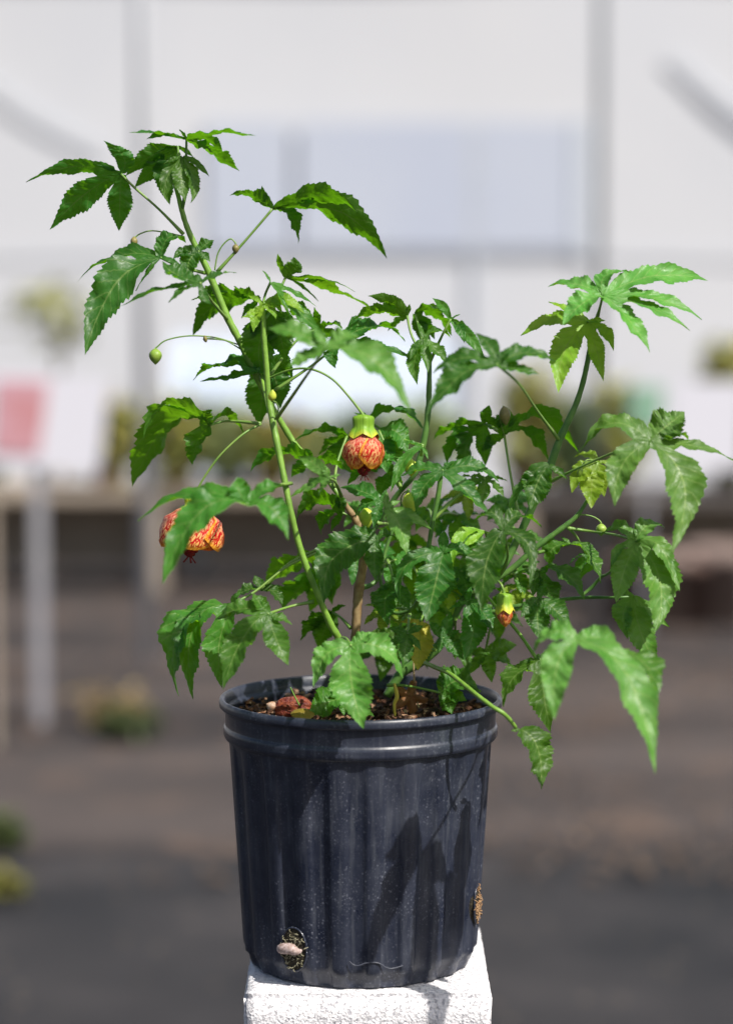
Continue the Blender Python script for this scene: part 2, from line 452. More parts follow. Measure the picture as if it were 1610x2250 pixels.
def potted(px, Y, z, h, wd, pm, fm, bm, label, seed, cat='potted plant', group='potted plants in the blurred background', fl=60):
    g = G(px,Y,z); o = empty('potted_plant',(g.x,Y,z),label,cat,group)
    ph = min(.12,h*.33); r = ph*.6
    V,F = lathe_geo((g.x,Y,z+.002),[(0.001,0),(r*.78,0),(r,ph*.85),(r*1.12,ph*.85),(r*1.12,ph),(r*.98,ph),(r*.9,ph*.9),(.001,ph*.9)],20); obj('pot',V,F,pm,o)
    V,F = leafy((g.x,Y,z+ph+(h-ph)*.42), wd/2, wd/2,(h-ph)*.62, 480, .085, seed); obj('foliage',V,F,fm,o,smooth=False)
    if bm:
        V,F = leafy((g.x,Y-.02,z+ph+(h-ph)*.62), wd/2, wd/2,(h-ph)*.5, fl, .07, seed+50); obj('blossoms',V,F,bm,o,smooth=False)
    return o
BY=9.3
bz=.46
def bench(x0px,x1px,Y,z,edge,label):
    a=G(x0px,Y,z).x; b=G(x1px,Y,z).x; o=empty('bench',((a+b)/2,Y,0),label,'bench','plant benches')
    box('skirt_board',(a+.02,Y+.30,.05),(b-.02,Y+.32,z-.045),M['timber'],o)
    box('bench_top',(a,Y-.35,z-.04),(b,Y+.35,z-.003),edge,o)
    n=max(2,int((b-a)/.9)+1)
    for k in range(n):
        x=a+.05+(b-a-.1)*k/(n-1)
        for yy in (Y-.31,Y+.31): box('leg',(x-.03,yy-.03,0),(x+.03,yy+.03,z-.042),M['timber'],o)
bench(-260,985,BY,bz,M['timber'],'low timber bench of potted plants behind the left half of the plant')
bench(1120,1900,8.6,.50,M['darkedge'],'low bench with a dark front edge behind the right half')
spec = [(-40,.42,'bf1',None,'bpot','dense dark green potted plant at the left end of the bench'),
 (240,.40,'bf2','yfl','terra','olive potted plant with yellow blossoms just right of the red picture sign'),
 (390,.40,'bf2','yfl','terra','yellow flowering potted plant on the bench right of the left steel pole'),
 (500,.38,'bf3',None,'bpot','light green potted plant in a black pot on the timber bench'),
 (590,.34,'bf2','rfl','terra','potted plant with red blossoms in a terracotta pot under the tall stem'),
 (700,.30,'bf3','yfl','terra','low light green potted plant with yellow blossoms behind the main flower'),
 (820,.36,'bf1',None,'terra','dark green plant in a terracotta pot behind the hanging bell flower'),
 (930,.40,'bf3',None,'bpot','light green potted plant at the right end of the timber bench')]
for i,(px,h,fm,bm,pm,lb) in enumerate(spec): potted(px,BY-.1,bz,h,.40,M[pm],M[fm],M[bm] if bm else None,lb,i+1)
spec = [(1165,.52,'bf2','yfl','terra','yellow green potted plant on the dark edged bench nearest its left end'),
 (1255,.40,'bf1',None,'bpot','dark green potted plant on the dark edged bench beside the steel pole'),
 (1345,.46,'bf2',None,'terra','olive potted plant on the dark edged bench right of the steel pole'),
 (1600,.62,'bf2','yfl','bpot','tall yellow blossomed potted plant behind the blank white sign')]
for i,(px,h,fm,bm,pm,lb) in enumerate(spec): potted(px,8.5,.50,h,.28,M[pm],M[fm],M[bm] if bm else None,lb,i+21)
# row of clay pots on the ground under the right bench
for i,(px,hh) in enumerate(((1395,.26),(1460,.30),(1525,.28),(1590,.32))):
    g=G(px,7.9); o=empty('clay_pot',(g.x,7.9,0),['small clay pot first in the row under the right bench','clay pot second from the left under the right bench','clay pot third from the left under the right bench','largest clay pot, last of the row at the right edge'][i],'flower pot','clay pots in a row')
    V,F=lathe_geo((g.x,7.9,.002),[(.001,0),(hh*.36,0),(hh*.48,hh*.8),(hh*.55,hh*.8),(hh*.55,hh),(hh*.47,hh),(hh*.4,hh*.85),(.001,hh*.85)],20); obj('pot_wall',V,F,M['claypale'] if i%2 else M['claydark'],o)
# tree-like tall plant at left behind the sign
def tall(px, Y, zc, rx, rz, fm, label, seed, n=700):
    g=G(px,Y); o=empty('young_tree',(g.x,Y,0),label,'tree','young trees in the background')
    tube('trunk',[(Vector((g.x,Y,0)),.02),(Vector((g.x+.03,Y,zc*.6)),.016),(Vector((g.x,Y,zc+.1)),.01)],M['bark'],o)
    V,F=leafy((g.x,Y,zc),rx,rx,rz,n,.09,seed); obj('crown',V,F,fm,o,smooth=False)
tall(125,10.6,1.24,.26,.17,M['bf2'],'young olive leaved tree above the red picture sign',31,150)
tall(1590,10.4,1.0,.12,.12,M['bf2'],'young yellowish tree at the right edge above the white sign',34,110)
# white plastic low tunnel behind the benches
M['plast']=plain('bluish_white_plastic',(.37,.43,.52),.7,(.42,.47,.54),1.5)
a=G(390,11.6).x; b=G(1000,11.6).x
o=empty('low_tunnel',((a+b)/2,11.6,0),'low white plastic covered growing tunnel behind the benches','tunnel')
V=[];F=[];n=14
m_=40
for i in range(m_+1):
    for k in range(n+1):
        an=math.pi*k/n; rr=1+.02*math.sin(i*1.6)
        V.append(Vector((a+(b-a)*i/m_, 11.6-.75*math.cos(an)*rr, 1.12*math.sin(an)**.8*rr+.0 if k not in(0,n) else 0)))
for i in range(m_):
    for k in range(n): q=i*(n+1)+k; F.append((q,q+1,q+n+2,q+n+1))
F.append(tuple(range(n+1))); F.append(tuple(m_*(n+1)+k for k in range(n,-1,-1)))
obj('plastic_cover',V,F,M['plast'],o)
M['weedg']=fol('weed_green',(.035,.06,.02),(.07,.09,.025)); M['weedy']=fol('weed_yellow',(.13,.14,.03),(.20,.18,.05)); M['dryl']=fol('dry_leaf_tan',(.22,.17,.07),(.30,.22,.10))
# weeds on the ground
for i,(px,Y,rx,h,fm,lb) in enumerate(((285,5.35,.10,.05,'weedg','low green weed with pale dry leaves on the ground between the posts'),
        (4,3.85,.035,.05,'weedg','small bright weed at the left edge of the ground'),(0,3.35,.03,.03,'weedy','yellowish weed on the ground cloth at the left edge'))):
    g=G(px,Y); V,F=leafy((g.x,Y,h*.6+.02),rx,rx,h*.5,160,.05,60+i); q=obj('weed',V,F,M[fm],smooth=False); tag(q,lb,'weed','weeds on the ground')
g=G(245,5.6); V,F=leafy((g.x,5.6,.05),.10,.07,.05,60,.07,77); tag(obj('dry_leaves',V,F,M['dryl'],smooth=False),'heap of dry yellow leaves beside the green weed on the ground','leaves')
tag(box('support_stake',(G(-16,5.2).x,5.2,0),(G(-4,5.2).x,5.23,zat(1060,5.2)),M['timber']),'pale wooden stake at the left edge of the photo','stake')

# litter on the ground
rd=random.Random(12)
for nm,mt,cnt,lb in (('leaf_litter',plain('brown_litter',(.09,.06,.04),.8,(.15,.10,.065),9),5200,'brown leaf litter scattered over the ground'),('bark_litter',plain('tan_litter',(.17,.13,.10),.8,(.11,.08,.06),9),1100,'pale tan bark bits scattered over the ground')):
    V=[];F=[]
    for i in range(cnt):
        Y=3.4+8*rd.random()**1.2; x=rd.uniform(-1,1)*(.5+.26*Y); 
        if noise.noise(Vector((x*.9,Y*.9,cnt)))<-.05: continue
        a=rd.uniform(0,6.28); L=rd.uniform(.008,.022); W=L*rd.uniform(.3,.6); c=Vector((x,Y,.035)); e1=Vector((math.cos(a),math.sin(a),rd.gauss(0,.25)))*L; e2=Vector((-math.sin(a),math.cos(a),rd.gauss(0,.25)))*W
        o_=len(V); V+=[c-e1,c-e2+Vector((0,0,.004)),c+e1,c+e2+Vector((0,0,.004))]; F.append((o_,o_+1,o_+2,o_+3))
    tag(obj(nm,V,F,mt,smooth=False),lb,'litter',kind='stuff')

# ------------------------------------------------------------------ concrete blocks
TOP=.812
def block(name, x0,x1,y0,y1,z0,z1,label,seed):
    n=26; bm=bmesh.new(); bmesh.ops.create_cube(bm,size=1)
    bmesh.ops.bevel(bm,geom=bm.edges[:],offset=.010,segments=2,affect='EDGES')
    bmesh.ops.subdivide_edges(bm,edges=bm.edges[:],cuts=3,use_grid_fill=True)
    bmesh.ops.subdivide_edges(bm,edges=bm.edges[:],cuts=5,use_grid_fill=True)
    for v in bm.verts:
        p=v.co.copy(); q=Vector(((x0+x1)/2+p.x*(x1-x0),(y0+y1)/2+p.y*(y1-y0),(z0+z1)/2+p.z*(z1-z0)))
        k=.0006*noise.noise(q*160+Vector((seed,0,0)))+.0005*noise.noise(q*55)
        if abs(p.x)>.47 and abs(p.y)>.45: k-=.0016*max(0,noise.noise(q*70+Vector((9,9,9))))*2
        n_=Vector((p.x if abs(p.x)>.48 else 0,p.y if abs(p.y)>.48 else 0,p.z if abs(p.z)>.48 else 0))
        if n_.length: q+=n_.normalized()*k
        v.co=q-Vector(((x0+x1)/2,(y0+y1)/2,z0))
    me=bpy.data.meshes.new(name); bm.to_mesh(me); bm.free()
    for p in me.polygons: p.use_smooth=True
    me.materials.append(M['concrete']); o=bpy.data.objects.new(name,me); COL.objects.link(o); o.location=((x0+x1)/2,(y0+y1)/2,z0)
    tag(o,label,'concrete block','stacked concrete blocks')
block('concrete_block',-.0965,.0985,-.101,.118,.407,TOP-.001,'rough white concrete block directly under the black pot',1)
block('concrete_block',-.0985,.099,-.103,.122,.024,.4055,'lower concrete block of the stack, under the one carrying the pot',2)

# ------------------------------------------------------------------ pot
PX=-.0052; PZ=TOP
H=.2185; RT=.1150
pot=empty('nursery_pot',(PX,0,PZ),'dusty black plastic nursery pot with ribbed sides on the concrete block','plant pot')
prof=[(.001,.0),(.088,.0),(.0905,.001),(.0922,.005),(.0935,.010),(.0962,.0128),(.0968,.018)]
prof+=[(.0968+(.1072-.0968)*k/8,.018+.162*k/8) for k in range(1,9)]
prof+=[(.1074,.1838),(.1080,.1852),(.1108,.1862),(.1120,.1885),(.1121,.1935),(.1117,.1952),(.1106,.1968),(.1104,.2000),(.1107,.2085),(.1114,.2102),(.1140,.2108),(.1154,.2122),(.1156,.2150),(.1150,.2176),(.1138,.2188),(.1124,.2186),(.1112,.2172),(.1100,.2090),(.1085,.2075),(.1078,.196),(.1040,.176),(.0960,.03),(.001,.028)]
NR=484; V=[];F=[];NF=22
pr=[]
for i,(a,b) in enumerate(prof):
    if 0<i<len(prof)-1 and .183<b<.2125 and a>.107:
        for q,e in ((i-1,.25),(i,0),(i+1,.25)): pr.append((a+(prof[q][0]-a)*e,b+(prof[q][1]-b)*e,0))
    else: pr.append((a,b,0))
for r,z,_ in pr:
    for k in range(NR):
        a=2*math.pi*k/NR
        if r>.0885 and z<.1845 and r<.1079:
            f=min(1,max(0,(.184-z)/.010)); 
            wv=math.cos(a*NF+.7); wv=math.copysign(abs(wv)**.5,wv)
            rr=r-.0019*f+.0019*f*wv
        else: rr=r+.0004*math.sin(3*a+1)
        V.append(Vector((PX+rr*math.cos(a),rr*math.sin(a),PZ+z)))
for i in range(len(pr)-1):
    for k in range(NR): F.append((i*NR+k,i*NR+(k+1)%NR,(i+1)*NR+(k+1)%NR,(i+1)*NR+k))
obj('pot_wall',V,F,M['pot'],pot)
# drain holes with roots
def root_hole(ang, zc, hw, hh, m1, seed, white):
    ang=R(ang); rd=random.Random(seed)
    n=Vector((math.cos(ang),math.sin(ang),0)); t=Vector((-math.sin(ang),math.cos(ang),0)); u=Vector((0,0,1))
    def rad(z): return .0976+(z-.02)/(.156)*.0086
    c=Vector((PX,0,PZ+zc))+n*(rad(zc)-.0008)
    V=[c+n*.0015];F=[];m=28
    for ring,(q,dp) in enumerate(((.55,.0016),(1.0,.0011),(1.12,-.003))):
        for k in range(m):
            a=2*math.pi*k/m; rj=q*(1+.08*noise.noise(Vector((math.cos(a)*2,math.sin(a)*2,seed))))
            V.append(c+t*math.cos(a)*hw*rj+u*math.sin(a)*hh*rj+n*(dp-.0001))
    for k in range(m): F.append((0,1+k,1+(k+1)%m))
    for rr_ in range(2):
        for k in range(m): a=1+rr_*m+k; b=1+rr_*m+(k+1)%m; F.append((a,a+m,b+m,b))
    ho=obj('drain_hole',V,F,M['rootshade'],pot)
    geos=[]
    for i in range(70):
        a=rd.uniform(0,6.28); q=math.sqrt(rd.random())*.95
        p=c+t*math.cos(a)*hw*q+u*math.sin(a)*hh*q+n*.0018
        d=(t*math.cos(a+rd.gauss(0,1))+u*math.sin(a+rd.gauss(0,1))).normalized()*rd.uniform(.0015,.0045)
        p2=p+d+n*rd.uniform(-.0006,.0010)
        geos.append(tube_geo([(p-n*.001,.00035),((p+p2)/2+n*.0008,.00038),(p2-n*.0006,.0003)],sides=5,smooth=3))
    V,F=join(geos); obj('roots',V,F,m1,ho)
    ed_=[(c+t*math.cos(a_)*hw*1.06+u*math.sin(a_)*hh*1.06+n*.0010,.0009) for a_ in [2*math.pi*q_/24 for q_ in range(25)]]
    tube('hole_edge',ed_,M['pot'],ho,sides=6,smooth=2)
    if white:
        V,F=tube_geo([(c-t*.013+n*.002-u*.001,.0026),(c-t*.009+n*.0045,.0042),(c-t*.002+n*.004+u*.001,.0046),(c+t*.004+n*.003-u*.0005,.0034),(c+t*.008+n*.001,.001)],sides=10)
        V=[v+Vector((0,0,.0007*noise.noise(v*600))) for v in V]
        obj('root_nub',V,F,M['whiteroot'],ho)
M['rootshade']=plain('shaded_root_mass',(.008,.006,.004),.8,(.05,.04,.02),400,bump=.8,bs=800)  # root mass backing; the hole's inner shade is in its near-black colour
M['roots']=plain('fine_roots',(.12,.11,.06),.7,(.34,.32,.22),500)
M['rootso']=plain('orange_roots',(.24,.12,.05),.7,(.42,.28,.15),500)
M['whiteroot']=plain('white_root_nub',(.50,.40,.38),.8,(.24,.16,.13),420)
root_hole(-90-32,.030,.0115,.0165,M['roots'],3,True)
root_hole(-90+73,.052,.0095,.0150,M['rootso'],9,False)
# mould mark on the front
def onpot(px,py,off=.0006):
    """point on the pot wall seen at pixel"""
    best=None
    for k in range(400):
        d=-.118+.118*k/400; p=P(px,py,d); r=math.hypot(p.x-PX,p.y); z=p.z-PZ
        rr=.0976+(z-.02)/.156*.0086+off
        if r<=rr: return p
    return P(px,py,-.1)
tube('mould_mark',[(onpot(x,y,.0),.0006) for x,y in ((768,2113),(778,2121),(790,2121),(805,2116),(830,2116),(848,2126),(862,2128),(885,2122))],plain('scuffed_plastic',(.055,.06,.08),.4),pot,sides=6)

# soil
V=[Vector((PX,0,PZ+.2065))];F=[];nr,na=22,90
for i in range(1,nr+1):
    for k in range(na):
        a=2*math.pi*k/na; r=.1078*i/nr
        p=Vector((PX+r*math.cos(a),r*math.sin(a),0)); z=.2005+.0045*noise.noise(p*70)+.003*noise.noise(p*190)+.002*(1-i/nr)
        if i==nr: z-=.004
        V.append(Vector((p.x,p.y,PZ+z)))
V[0].z=PZ+.203
for k in range(na): F.append((0,1+k,1+(k+1)%na))
for i in range(nr-1):
    for k in range(na): a=1+i*na+k; b=1+i*na+(k+1)%na; F.append((a,a+na,b+na,b))
soil=obj('soil',V,F,M['soil']); tag(soil,'dark bark potting soil filling the black pot','soil',kind='stuff')
# bark chips on the soil: one mass
rd=random.Random(5); geos=[]
for i in range(520):
    a=rd.uniform(0,6.283); r=.103*math.sqrt(rd.random())
    c=Vector((PX+r*math.cos(a),r*math.sin(a),PZ+.2045+rd.uniform(0,.003)))
    L,Wd,Hh=rd.uniform(.002,.007),rd.uniform(.001,.0025),rd.uniform(.0006,.0014)
    Vb,Fb=box_geo((-L,-Wd,-Hh),(L,Wd,Hh)); m3=Matrix.Rotation(rd.uniform(0,6.28),3,'Z')@Matrix.Rotation(rd.gauss(0,.4),3,'Y')@Matrix.Rotation(rd.gauss(0,.4),3,'X')
    geos.append(([c+m3@v for v in Vb],Fb))
V,F=join(geos); tag(obj('bark_chips',V,F,M['soil'],smooth=False),'small brown bark chips scattered over the soil in the pot','bark chips',kind='stuff')

# ------------------------------------------------------------------ the plant
plant=empty('flowering_maple',(PX,0,PZ+.203),'green shrub with lobed drooping leaves and red veined bell flowers in the black pot','plant')
WP=[(0,.34),(.10,.54),(.20,.72),(.33,.92),(.45,1.0),(.57,.92),(.70,.68),(.82,.40),(.91,.20),(.96,.09),(1,0.0)]
def wprof(t):
    for (a,x),(b,y) in zip(WP,WP[1:]):
        if t<=b: return x+(y-x)*(t-a)/(b-a)
    return 0
def petiole(o, pts, r=.0011, m='stalk'):
    tube('leaf_stalk', [(p, r*((1-.2*i/len(pts)) if i<len(pts)-1 else 1.5)) for i,p in enumerate(pts)], M[m], o, sides=7, smooth=5)
LEAVES=[]
def leaf(hub, d, lobes, N=(0,-.55,.83), m='mid', wf=.19, sag=.35, stalk=None, fold=.25, seed=None, clamp=.55, label=None):
    seed = seed if seed is not None else len(LEAVES)*1.37
    N=Vector(N).normalized(); Hh=P(*hub,d)
    cur=[]
    for lb in lobes:
        tx,ty=lb[0],lb[1]; wm=lb[2] if len(lb)>2 and lb[2] else 1.0
        Q=P(tx,ty,d); ray=(Q-CAMP).normalized(); v=Q-Hh; L=v.length
        rn=ray.dot(N)
        if abs(rn)<.12: rn=.12 if rn>0 else -.12
        t=(-sag*L-v.dot(N))/rn; t=max(-clamp*L,min(clamp*L,t))
        if len(lb)>5: t=lb[5]*L
        T=Q+ray*t
        if len(lb)>4 and lb[3] is not None:
            Mq=P(lb[3],lb[4],d); rm=(Mq-CAMP).normalized(); Mid=Mq+rm*(t*.42)
            C=2*Mid-.5*(Hh+T)
        else:
            C=(Hh+T)/2+N*.13*(T-Hh).length
        tab=[(1-s)**2*Hh+2*s*(1-s)*C+s*s*T for s in [i/40 for i in range(41)]]
        ln=[0]
        for a,b in zip(tab,tab[1:]): ln.append(ln[-1]+(b-a).length)
        di=(C-Hh)*.6+(T-Hh)*.4; df=di-N*di.dot(N)
        if df.length<1e-5: df=(T-Hh)
        df.normalize()
        cur.append(dict(tab=tab,ln=ln,L=ln[-1],w=wm,df=df))
    def at(c,s):
        s=min(s,c['L']); ln=c['ln']; lo=0
        for i in range(40):
            if ln[i+1]>=s: lo=i; break
        else: lo=39
        f=(s-ln[lo])/max(1e-9,ln[lo+1]-ln[lo]); return c['tab'][lo].lerp(c['tab'][lo+1],min(1,f))
    e1=cur[0]['df']; e2=N.cross(e1)
    for c in cur: c['a']=math.atan2(c['df'].dot(e2),c['df'].dot(e1))%(2*math.pi)
    cur.sort(key=lambda c:c['a']); n=len(cur)
    gaps=[((cur[(i+1)%n]['a']-cur[i]['a'])%(2*math.pi) or 2*math.pi, i) for i in range(n)]
    big=max(gaps)[1]; order=[cur[(big+1+i)%n] for i in range(n)]
    KS=38; NH=4; wf=wf*.86; V=[];F=[];UV=[]
    def hw(c,s):
        t=s/c['L']; return wf*c['w']*c['L']*wprof(min(1,t)) if t<1 else 0
    for ci,c in enumerate(order):
        left=order[ci+1] if ci+1<n else None; right=order[ci-1] if ci>0 else None
        side0=N.cross(c['df']).normalized(); base=len(V)
        tw=.95*noise.noise(Vector((seed,ci*3.1,0)))
        for k in range(KS+1):
            t=k/KS; s=t*c['L']; mp=at(c,s)
            tg=(at(c,s+.001)-at(c,max(0,s-.001)))
            if tg.length<1e-7: tg=(c['tab'][-1]-c['tab'][-2])
            tg.normalize(); nl=(side0.cross(tg)); nl=-nl if nl.dot(N)<0 and t<.5 else nl
            nl.normalize()
            if k==0: nl0=nl
            elif nl.dot(nlp)<0: nl=-nl
            nlp=nl
            rot=Matrix.Rotation(tw*t*1.4,3,tg); sd_=rot@side0; nn=rot@nl
            edges=[]
            for sgn,nb in ((1,left),(-1,right)):
                w_=hw(c,s); free=True
                if nb is not None and s<nb['L']:
                    q=at(nb,s); hd=(q-mp).length/2
                    if hd < .5*(w_+hw(nb,s)) and s < .28*min(c['L'],nb['L']):
                        e=(q+mp)/2 - N*(.0) ; free=False
                if free:
                    tooth=1.0 if k%2==0 else .88
                    if t<.12: tooth=1
                    ww=w_*tooth*(1+.10*noise.noise(Vector((seed+ci,t*5,sgn*4))))
                    e=mp+sd_*sgn*ww+tg*(w_*.12 if k%2==0 else 0)
                    e+=nn*(fold*ww + .20*w_*math.sin(t*11+seed+sgn)+.12*w_*math.sin(t*31+seed*2+ci))
                edges.append((e,free))
            for j in range(-NH,NH+1):
                e,free=edges[0] if j>=0 else edges[1]
                f=abs(j)/NH
                p=mp.lerp(e,f)
                w_=hw(c,s)
                p=p+nn*(w_*.10*math.sin(2*math.pi*(t*9-f*1.5))*math.sin(math.pi*f)*(1 if f<1 else 0))
                if free: p=p-nn*(fold*w_*.22*math.sin(math.pi*f))
                p=p+nn*(.0016*noise.noise(p*45+Vector((seed,0,0))) if k and f<1 else 0*nn.x)
                V.append(p); UV.append((t, j/NH))
        m_=2*NH+1
        for k in range(KS):
            for j in range(m_-1):
                a=base+k*m_+j; F.append((a,a+1,a+m_+1,a+m_))
    o=obj('leaf',V,F,M[m],plant,uvs=UV)
    bm=bmesh.new(); bm.from_mesh(o.data); bmesh.ops.remove_doubles(bm,verts=bm.verts[:],dist=2e-5)
    bmesh.ops.dissolve_degenerate(bm,edges=bm.edges[:],dist=1e-6); bm.to_mesh(o.data); bm.free()
    for p in o.data.polygons: p.use_smooth=True
    if label: o['label']=label
    LEAVES.append(o)
    if stalk:
        pts=[Hh]+[P(*q[:2], q[2] if len(q)>2 else d*(1-(i+1)/len(stalk))) for i,q in enumerate(stalk)]
        if len(pts)==2:
            mid=(pts[0]+pts[1])/2+Vector((0,0,.06*(pts[0]-pts[1]).length)); pts=[pts[0],mid,pts[1]]
        petiole(o,pts)
    return o

# ---- branches (x, y, depth, radius in px)
PXM=.373e-3
def branch(name, pts, m, knots=.15):
    return tube(name,[(P(x,y,d),r*PXM) for x,y,d,r in pts],M[m],plant,sides=12,smooth=7,knots=knots)
branch('trunk',[(779,1560,.0,13),(779,1480,.0,11.5),(781,1400,0,10.5),(785,1330,0,10),(789,1290,0,11),(797,1240,.0,9.5),(796,1185,.0,9.5),(786,1150,.0,9),(770,1125,0,7),(752,1100,.0,6)],'bark',.25)
branch('branch',[(752,1100,0,6),(735,1075,.005,6),(700,1030,.01,6),(655,985,.01,7),(625,940,.01,7),(590,880,.005,7),(562,822,0,7.5),(530,755,0,8),(500,698,0,8),(478,645,0,8),(457,594,0,7.5),(437,555,0,7),(420,520,0,6.5),(408,490,0,6),(400,462,0,6),(392,430,0,5),(384,395,0,4.5),(384,350,0,3)],'stem')
branch('branch',[(400,462,0,4),(406,430,-.004,4),(409,370,-.004,3.5),(410,306,-.004,2.5)],'stemd')
branch('branch',[(775,1560,-.02,7),(765,1460,-.03,8),(745,1405,-.05,8),(725,1370,-.055,7.5),(700,1310,-.06,7),(675,1250,-.06,7),(655,1190,-.06,7),(638,1120,-.06,6.5),(624,1050,-.055,7),(610,980,-.05,7.5),(600,930,-.045,7.5),(590,870,-.04,6.5),(585,800,-.04,6),(580,740,-.04,6),(579,675,-.04,4)],'stem')
branch('branch',[(600,930,-.04,3.5),(588,890,-.03,4),(580,850,-.02,4),(572,820,-.005,3)],'stem')
branch('branch',[(796,1190,.01,6),(830,1150,.03,6),(870,1090,.03,6),(905,1050,.02,6),(916,1025,.02,7.5),(925,994,.02,7.5),(936,940,.02,7),(941,890,.02,6.5),(943,820,.02,5.5),(943,760,.02,4),(940,735,.02,3)],'stemd')
branch('branch',[(820,1180,.0,4),(850,1330,-.0,4),(900,1340,-.01,4),(928,1290,-.02,4.5),(944,1185,-.02,5),(951,1143,-.02,5.5),(962,1090,-.02,5.5),(968,1045,-.02,5)],'stemd')
branch('branch',[(850,1530,.02,10),(880,1480,.02,12),(915,1458,.02,12),(955,1428,.02,11),(985,1380,.015,9),(1018,1318,.01,8.5),(1060,1290,.0,9),(1096,1257,-.01,9),(1130,1198,-.01,8.5),(1165,1122,-.015,8.5),(1190,1070,-.02,8.5),(1206,1030,-.02,9),(1228,968,-.02,8),(1250,920,-.02,7),(1266,884,-.02,6.5),(1280,840,-.02,6),(1291,790,-.02,6),(1301,740,-.02,5.5),(1312,690,-.02,3.5)],'stemd')
branch('branch',[(1060,1290,.0,5),(1120,1253,.0,6.5),(1173,1206,.0,6.5),(1210,1178,0,6),(1240,1156,0,6),(1268,1132,.0,5),(1290,1098,.0,4)],'stemd')
branch('branch',[(1030,1330,.01,5),(1085,1345,.01,5),(1128,1333,.0,5),(1180,1326,.0,4.5),(1230,1318,0,4.5),(1290,1313,-.01,4),(1351,1313,-.03,3.2),(1385,1311,-.03,2.5)],'stemd')
branch('branch',[(1278,1308,0,4),(1300,1290,0,4),(1320,1268,-.005,3.5),(1342,1255,-.02,3),(1388,1200,-.04,2.5)],'stemd')
branch('branch',[(930,1455,.0,5),(960,1468,-.03,5),(990,1482,-.06,5),(1042,1523,-.10,4.5),(1080,1552,-.115,4.5),(1103,1566,-.118,4.5),(1118,1580,-.115,4.5),(1132,1598,-.11,4)],'stem')
branch('branch',[(1060,1300,.0,3),(1100,1345,-.02,3.2),(1122,1370,-.03,3.5),(1146,1400,-.04,3.5),(1165,1428,-.05,4),(1182,1452,-.055,4)],'stem')
branch('branch',[(789,1292,0,6),(815,1285,.01,5),(835,1262,.015,4),(850,1200,.02,4),(880,1120,.02,3.5),(898,1075,.01,3)],'stemd')

D='dark'; MI='mid'; PA='pale'; YO='young'
TF=(0,-.8,.6); T_=(0,-.55,.83); E_=(0,-.12,1); U_=(0,.5,.86); UF=(0,.85,.5)
# top of the tall left stem
leaf((266,382),-.005,[(58,401,.62,160,366),(110,505,1.05,190,425),(262,508,1.35,264,440),(228,309,1.5,272,345),(213,362,.5)],(-.05,.85,.5),D,.19,.1,[(297,413),(350,460),(404,515)],fold=.12)
leaf((410,306),-.01,[(562,298,.8,480,294),(285,291,.6,350,294),(489,335,.9,462,308),(526,376,1.0,460,330),(322,306,1.1,365,297),(395,284,.8)],(.02,.12,.99),D,.18,.15,None,clamp=.9)
leaf((391,322),.005,[(296,412,1.1,350,360),(374,450,1.2,365,390),(277,387,1.1,320,350),(345,335,.9),(425,345,.9)],(-.1,.7,.7),D,.2,.1,[(392,345),(388,400)])
leaf((401,345),-.008,[(408,443,1.2,398,395),(460,388,.8,432,360),(421,445,1.0,425,400),(372,448,.8,365,400),(360,360,.9)],(.1,-.6,.7),MI,.19,.2,None)
leaf((353,566),-.02,[(171,619,.75,262,560),(187,779,1.15,255,625),(409,534,1.7,372,520),(400,585,.9),(300,640,.6)],(-.15,-.60,.80),D,.18,.3,[(395,585),(452,600)])
leaf((436,552),-.005,[(471,528,1.9,455,535),(462,575,1.6),(418,610,1.9,415,575),(380,570,1.5,400,555)],(.1,-.7,.7),D,.22,.2,[(445,565)])
leaf((440,622),-.09,[(520,600,1.1,480,603),(245,685,.62,345,640),(357,574,1.9,385,600),(370,664,1.2,400,640),(465,668,1.1,450,655)],(-.05,-.38,.92),D,.18,.35,[(468,665,-.05),(500,702,0)])
leaf((599,459),.0,[(504,430,1.2,550,428),(576,408,1.0,580,430),(655,536,1.3,640,475),(850,568,.85,745,464),(786,469,.95,715,430)],(.05,.42,.9),D,.19,.15,[(540,528),(477,598)],clamp=.5)
leaf((627,610),.01,[(610,557,.9,615,580),(645,565,2.2,650,585),(822,680,.8,722,634),(780,641,.45,710,615),(700,662,.4)],(.05,.30,.95),MI,.2,.2,[(608,656),(590,720)])
leaf((594,622),-.045,[(577,594,.9),(696,674,.6,640,640),(722,745,.72,650,680),(640,700,.6,620,660)],(.55,-.45,.7),MI,.17,.2,[(582,650),(576,690,-.04)])
leaf((570,660),.02,[(424,738,1.3,480,665),(514,629,1.6,535,645),(530,700,1.0)],(-.1,.5,.86),D,.22,.15,[(578,700)])
leaf((579,668),-.042,[(530,697,1.2,555,690),(557,730,1.1,562,700),(606,702,1.1,600,685),(620,690,1.3,605,668),(668,690,1.0,630,660),(545,650,.9)],(0,-.7,.7),YO,.2,.2,None,label='yellow green young leaf at the tip of the shoot')
leaf((600,685),-.03,[(552,748,1.3,568,710),(580,830,1.5,570,760),(628,795,1.5,615,735),(660,720,1.2)],(0,.8,.5),D,.2,.1,[(583,700,-.04)])
leaf((590,795),.01,[(571,936,1.3,577,860),(642,840,1.5,625,800),(616,896,1.4,610,850)],(0,.8,.5),D,.23,.1,[(583,760)])
leaf((700,722),.015,[(612,655,1.2,650,680),(752,722,1.4,730,710),(655,745,1.2),(640,700,1.3),(690,675,1.0),(770,770,1.0)],(0,.3,.9),D,.21,.2,[(650,750),(590,830)])
leaf((716,765),-.20,[(588,722,1.15,650,730),(630,806,1.6,665,790),(790,742,1.7,760,740),(902,908,.95,820,790),(690,720,1.3)],(-.02,-.60,.80),PA,.2,.3,[(683,812,-.12),(608,920,-.05)])
